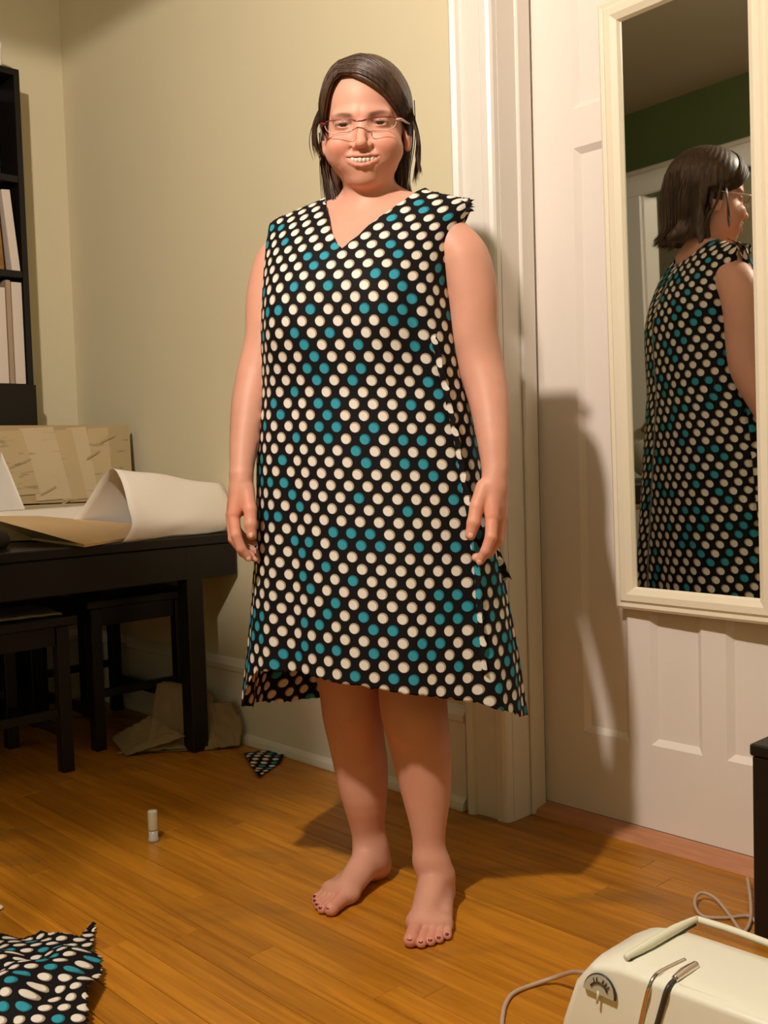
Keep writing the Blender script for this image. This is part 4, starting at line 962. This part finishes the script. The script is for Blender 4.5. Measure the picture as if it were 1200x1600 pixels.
book(.030, z2-z3-.05, .12, .021+.004, z3, M_BKW, 'white book leaning against the shelf side, middle compartment', .09)
book(.034, z2-z3-.045, .12, .082, z3, M_BKB, 'brown patterned book left of the leaning white book', .05)
book(.036, z3-z4-.04, .12, .024, z4, M_BKW, 'white binder nearest the shelf side, lower compartment', 0)
book(.016, z3-z4-.035, .12, .064, z4, M_BKT, 'thin tan book between the two white binders, lower compartment', 0)
book(.036, z3-z4-.062, .12, .084, z4, M_BKW, 'shorter white binder left of the thin tan book, lower compartment', 0)
book(.04, z3-z4-.08, .12, .124, z4, M_BKGR, 'grey binder left of the white binders, lower compartment', 0)
book(.03, .30, .12, .096, z2, M_BKG, 'pale green book in the top compartment', 0)
p_ = on_x(26, 80, BX-.01); bxo = empty('storage_box', BX-.088, yb-.14, zt_top+.0005, 'white box with a red mark on top of the bookshelf', 'box')
box('body', (-.082, -.20, 0), (.082, .083, .072), plain('white_card', (.74, .68, .62), .6), bxo, .003); box('lid', (-.084, -.202, .056), (.084, .085, .080), plain('white_card_lid', (.78, .72, .66), .6), bxo, .003)
M_RED = plain('red_print', (.60, .06, .03), .6)
for i, (a, b, c, d_) in enumerate([(.030, .036, .026, .050), (.042, .048, .026, .050), (.030, .060, .046, .051), (.054, .060, .026, .050), (.030, .060, .034, .039), (.030, .060, .020, .0245)]): box('red_mark', (.0842, a-.004, c-.006), (.0852+.0002*(i % 3), b-.004, d_-.006), M_RED, bxo, 0)

# ---------------------------------------------------------------- things on the floor
M_TISB = plain('brown_tissue', (.30, .20, .105), .8, .25, 14, .5)
tp = empty('crumpled_tissue', -1.2, -.16, 0, 'crumpled brown pattern tissue on the floor under the table against the baseboard', 'paper'); ti = tp.matrix_world.inverted()
def tsheet(cs, seed, amp=.012):
    o = sheet('tissue_sheet', cs, M_TISB, 26, 20, amp, 10, seed, .0006, lambda p, s_, t_: (lambda l_: G(l_[0], min(l_[1], -.038), max(l_[2], .0015)))(Lc(p)))
    for v in o.data.vertices: v.co = ti @ v.co
    o.parent = tp
tsheet([W(246, 1062, 3.30), W(335, 1078, 3.30), W(330, 1168, 3.13), W(228, 1172, 3.08)], 11, .010)
tsheet([Zp(172, 1152, .02), W(232, 1118, 3.19), W(290, 1150, 3.1), Zp(196, 1181, 0.004)], 12, .008)
tsheet([Zp(182, 1178, .004), Zp(262, 1130, .03), Zp(330, 1128, .05), Zp(300, 1172, .004)], 13, .006)
tsheet([W(322, 1100, 3.20), W(386, 1094, 3.21), W(374, 1164, 3.12), W(318, 1172, 3.10)], 14, .012)
# small triangle of dotted fabric near the baseboard
def scrap(name, poly, z_fn, label, seed, res=.006, cat='fabric'):
    """flat fabric cut to a polygon (room coordinates) with height from z_fn"""
    P = np.array(poly); lo_ = P.min(0)-res; hi_ = P.max(0)+res; nx = int((hi_[0]-lo_[0])/res)+1; ny = int((hi_[1]-lo_[1])/res)+1
    xs_ = lo_[0]+res*np.arange(nx); ys_ = lo_[1]+res*np.arange(ny); X, Y = np.meshgrid(xs_, ys_); sd = sd_poly(P, X.ravel(), Y.ravel()).reshape(X.shape); idx = -np.ones(X.shape, int); V = []; UVs = []; Fc = []
    r = np.random.default_rng(seed)
    def vid(i, j):
        if idx[i, j] < 0:
            idx[i, j] = len(V); x_, y_ = X[i, j], Y[i, j]
            V.append((x_-P[:, 0].mean(), y_-P[:, 1].mean(), z_fn(x_, y_)+.0012)); UVs.append((x_*1.0+.15*z_fn(x_, y_), y_+.8*z_fn(x_, y_)))
        return idx[i, j]
    for i in range(ny-1):
        for j in range(nx-1):
            if sd[i:i+2, j:j+2].mean() < 0: Fc.append((vid(i, j), vid(i, j+1), vid(i+1, j+1), vid(i+1, j)))
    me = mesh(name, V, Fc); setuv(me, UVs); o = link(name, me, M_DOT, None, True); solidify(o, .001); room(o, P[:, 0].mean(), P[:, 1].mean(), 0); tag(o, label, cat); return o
def wav(x_, y_): return .006+.005*math.sin(x_*31+1)*math.cos(y_*27)
scrap('fabric_scrap', [LZ(*a)[:2] for a in ((380, 1180), (445, 1173), (440, 1192), (405, 1217))], wav, 'small triangular scrap of dotted black fabric on the floor by the baseboard', 1, .004)
ctr = LZ(60, 1560)[:2]
def heap(x_, y_):
    dd = math.hypot(x_-ctr[0]-.02, y_-ctr[1]+.05); b_ = .045*math.exp(-(dd/.17)**2)
    return .006+b_+.013*abs(math.sin(x_*23+y_*9+.5))*math.exp(-(dd/.22)**2)+.006*abs(math.sin(x_*11-y_*37))+.004*math.sin(y_*60+x_*20)
scrap('fabric_pile', [LZ(*a)[:2] for a in ((-160, 1500), (-60, 1478), (30, 1474), (65, 1470), (80, 1479), (125, 1480), (139, 1455), (149, 1447), (147, 1480), (143, 1512), (160, 1520), (158, 1555), (138, 1590), (140, 1640), (-40, 1760), (-260, 1650))], heap, 'rumpled pile of black fabric with white and teal dots in the front left corner', 2, .006)
o = top_origin(blob('paper_scrap', (0, 0, 0), (.010, .007, .004), M_WHITEP)); p_ = LZ(-1, 1421); room(o, p_[0], p_[1], .0005); tag(o, 'tiny pale scrap on the floor at the left edge above the fabric pile', 'scrap')
# small clear vial
p_ = LZ(240, 1314); vl = empty('vial', p_[0], p_[1], 0, 'small upright clear plastic vial with a white upper half on the wooden floor', 'vial')
M_VW = plain('frosted_white', (.62, .56, .42), .4); mgl, an, al, ab = mat('clear_plastic'); ab.inputs['Transmission Weight'].default_value = .45; ab.inputs['Roughness'].default_value = .08; ab.inputs['Base Color'].default_value = (.95, .9, .85, 1); ab.inputs['IOR'].default_value = 1.45
lathe('base', [(0, 0), (.0125, 0), (.0125, .006), (.0105, .009), (.0105, .026), (0, .026)], mgl, vl, 20)
lathe('tube', [(0, .0262), (.0108, .0262), (.0112, .030), (.0112, .070), (.0105, .072), (0, .072)], M_VW, vl, 20)

# ---------------------------------------------------------------- black box at the right edge
p_ = LZ(1176, 1466); bk = empty('storage_cube', p_[0], p_[1], 0, 'black box unit at the right picture edge in front of the white door', 'box unit')
zc_ = .352
box('body', (.0, 0.004, 0), (.42, .135, zc_-.022), M_BLACK, bk, .003); box('top_panel', (-.003, 0, zc_-.0215), (.423, .138, zc_), M_BLACK, bk, .003)

# ---------------------------------------------------------------- sewing machine lying in the front right corner
ZT = .270
a_ = LZ(925, 1493, ZT); b_ = LZ(1029, 1434, ZT)
mx0 = (a_[0]+b_[0])/2; my0, my1 = a_[1], b_[1]
sm = empty('sewing_machine', mx0, my0, 0, 'cream white sewing machine with fold-down handle and chrome slots on the floor at front right', 'sewing machine')
M_SM = plain('cream_enamel', (.80, .78, .66), .32, spec=.5); M_SMD = plain('slot_shade_and_dial_grey', (.05, .04, .035), .4); M_CHR = plain('chrome', (.7, .62, .6), .15, metal=1); M_SM2 = plain('cream_enamel_handle', (.76, .73, .58), .35)  # dark grey paints in recess and slot shade; also colours the dial marks
wl = .46; wd_ = my1-my0
# cross-section along x (left end) rounded, extruded in y with crowned top
bm = bmesh.new(); N1 = 14; rings = []
for j, yy_ in enumerate((0, .008, .03, wd_*.5, wd_-.03, wd_-.008, wd_)):
    ins = (.012, .004, 0, 0, 0, .004, .014)[j]; ring = []
    prof = [(-.080+ins, 0), (-.072+ins, .10), (-.056+ins, .17), (-.036+ins, .225), (-.012+ins, ZT-.014), (.006+ins, ZT-.006-ins*.3), (.024+ins, ZT-ins*.5), (wl*.5, ZT+.004-ins*.5), (wl-.03, ZT-ins*.5), (wl-ins, ZT-.03), (wl-ins, 0)]
    for x_, z_ in prof: ring.append(bm.verts.new((x_, yy_, z_)))
    rings.append(ring)
for j in range(len(rings)-1):
    for k in range(len(rings[0])):
        k2 = (k+1) % len(rings[0]); bm.faces.new((rings[j][k], rings[j][k2], rings[j+1][k2], rings[j+1][k]))
bm.faces.new(rings[0]); bm.faces.new(rings[-1][::-1]); bmesh.ops.recalc_face_normals(bm, faces=bm.faces)
bd_ = fin('body', bm, M_SM, sm, False); bv = bd_.modifiers.new('b', 'BEVEL'); bv.width = .006; bv.segments = 3; bv.limit_method = 'ANGLE'; bv.angle_limit = .5
for pl in bd_.data.polygons: pl.use_smooth = True
def smp(px, py, z=ZT): q_ = LZ(px, py, z); return np.array([q_[0]-mx0, q_[1]-my0, z])
def smf(px, py):  # on the near face
    q_ = on_y(px, py, my0-.001); return np.array([q_[0]-mx0, -.001, q_[2]])
# raised lid panel + handle rail on the top
hp = [smp(978, 1496, ZT+.004), smp(1015, 1475, ZT+.006), smp(1055, 1452, ZT+.006), smp(1088, 1436, ZT+.004)]
tube('handle', hp, [.004, .0060, .0060, .004], M_SM2, sm, 10)
tube('handle_rail', [smp(1088, 1436, ZT+.003), smp(1140, 1452, ZT+.004), smp(1200, 1474, ZT+.004), smp(1290, 1508, ZT+.004)], .0045, M_SM2, sm, 10)
tube('handle_recess_shade', [smp(984, 1500, ZT+.0005), smp(1020, 1480, ZT+.001), smp(1060, 1458, ZT+.001), smp(1086, 1444, ZT+.0005)], .0025, M_SMD, sm, 8)  # dark tube laid on the top, painting in the recess shade
#tube('lid_edge', [smp(928, 1492, ZT-.002), smp(975, 1504, ZT+.001), smp(1024, 1521, ZT+.001)], .0018, M_SM2, sm, 8)
tube('thread_slot', [smp(1070, 1500, ZT+.001), smp(1045, 1512, ZT+.001), smp(1025, 1524, ZT+.0), smf(1014, 1545), smf(1005, 1580), smf(996, 1625)], .0028, M_CHR, sm, 8)
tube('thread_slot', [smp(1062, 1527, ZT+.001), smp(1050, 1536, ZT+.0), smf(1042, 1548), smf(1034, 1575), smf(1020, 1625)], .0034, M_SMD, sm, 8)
tube('take_up_lever', [smp(1087, 1508, ZT+.003), smp(1070, 1518, ZT+.004), smp(1054, 1530, ZT+.003)], [.005, .0055, .004], M_CHR, sm, 10)
tube('seam_line', [smp(1062, 1538, ZT), smp(1110, 1556, ZT), smp(1200, 1590, ZT)], .0014, M_SM2, sm, 8)
# half-round dial on the near face
dc = smf(938, 1556); R_ = .024; V = [tuple(dc+np.array([0, -.002, 0]))]; 
arc_ = [smf(918+.0, 1543)]
pa, pb = smf(915, 1541), smf(962, 1562); mid_ = (pa+pb)/2; ux_ = (pb-pa)/2; up_ = np.array([.004, 0, .024])
pts = [mid_+ux_*math.cos(t_)+up_*math.sin(t_) for t_ in np.linspace(0, math.pi, 13)]
tube('dial_rim', [tuple(q_+np.array([0, -.002, 0])) for q_ in pts], .0016, M_SMD, sm, 8, 2)
me = mesh('dial', [tuple(mid_+np.array([0, -.003, 0]))]+[tuple(q_+np.array([0, -.003, 0])) for q_ in pts], [(0, i+1, i+2) for i in range(12)]); dl = link('dial', me, plain('dial_grey', (.50, .47, .38), .4), sm); solidify(dl, .003)
tube('dial_scale', [tuple(mid_+(q_-mid_)*.62+np.array([0, -.005, 0])) for q_ in pts[2:11]], .0013, M_SMD, dl, 6, 2)
tube('dial_pointer', [tuple(mid_+np.array([0, -.004, .004])), tuple(mid_+np.array([-.002, -.004, -.012]))], .0016, M_SM2, sm, 6, 2)
for k in range(5): tube('dial_mark', [tuple(mid_+(pts[3+k+(k > 2)]-mid_)*.70+np.array([0, -.0055, 0])), tuple(mid_+(pts[3+k+(k > 2)]-mid_)*.88+np.array([0, -.0055, 0]))], .0007, M_SMD, dl, 5, 1)
M_CORD = plain('pinkish_grey_cord', (.50, .36, .27), .55)
def cord(name, pxs, r, label, zs=None):
    zs = zs or [r+.0005]*len(pxs); pts = [Zp(a, b, z_) for (a, b), z_ in zip(pxs, zs)]; o = tube(name, pts, r, M_CORD, None, 10, 8); tag(o, label, 'cord'); return o
cord('power_cord', [(915, 1521), (895, 1519), (868, 1527), (838, 1537), (805, 1550), (791, 1566), (785, 1590), (784, 1625), (786, 1660)], .0036, 'pale grey cord leaving the left side of the sewing machine', [.075, .045, .015, .0045, .0042, .0042, .0042, .0042, .0042])
cord('power_cord', [(1168, 1372), (1173, 1410), (1172, 1440), (1160, 1456), (1140, 1430), (1118, 1404), (1098, 1395), (1087, 1402), (1087, 1418), (1100, 1432), (1135, 1434), (1168, 1431), (1180, 1440)], .0032, 'pale grey cord looped on the floor beside the black box', [.02, .012, .006, .0048, .0042, .012, .016, .012, .006, .0042, .0042, .004, .0042])

# ---------------------------------------------------------------- things only the mirror shows, by the opposite wall
M_OAK = plain('brown_chair_wood', (.22, .10, .04), .4, .2, 10)
ch = empty('wooden_chair', -2.20, -2.90, 0, 'brown wooden chair with curved back rail and black pad, in the mirror', 'chair', rz=.25)
box('seat', (-.21, -.2, .41), (.21, .2, .44), M_OAK, ch, .01, 2); box('seat_pad', (-.205, -.17, .4405), (.205, .2, .56), M_BLACK, ch, .02, 3)
for sx in (-1, 1):
    for sy in (-1, 1): tube('leg', [(sx*.18, sy*.17, .41), (sx*.2, sy*.19, 0)], .014, M_OAK, ch)
    tube('back_post', [(sx*.19, -.19, .43), (sx*.2, -.22, .72), (sx*.17, -.235, .93)], .013, M_OAK, ch)
tube('top_rail', [(-.22, -.225, .84), (-.12, -.24, .95), (0, -.245, .98), (.12, -.24, .95), (.22, -.225, .84)], .020, M_OAK, ch)
cu = blob('cushion', (0, 0, .12), (.19, .05, .12), M_WHITEP); tag(cu, 'white cushion standing on the black chair pad, seen in the mirror', 'cushion')
cu.matrix_world = ch.matrix_world @ Matrix.Translation((0, -.10, .561))
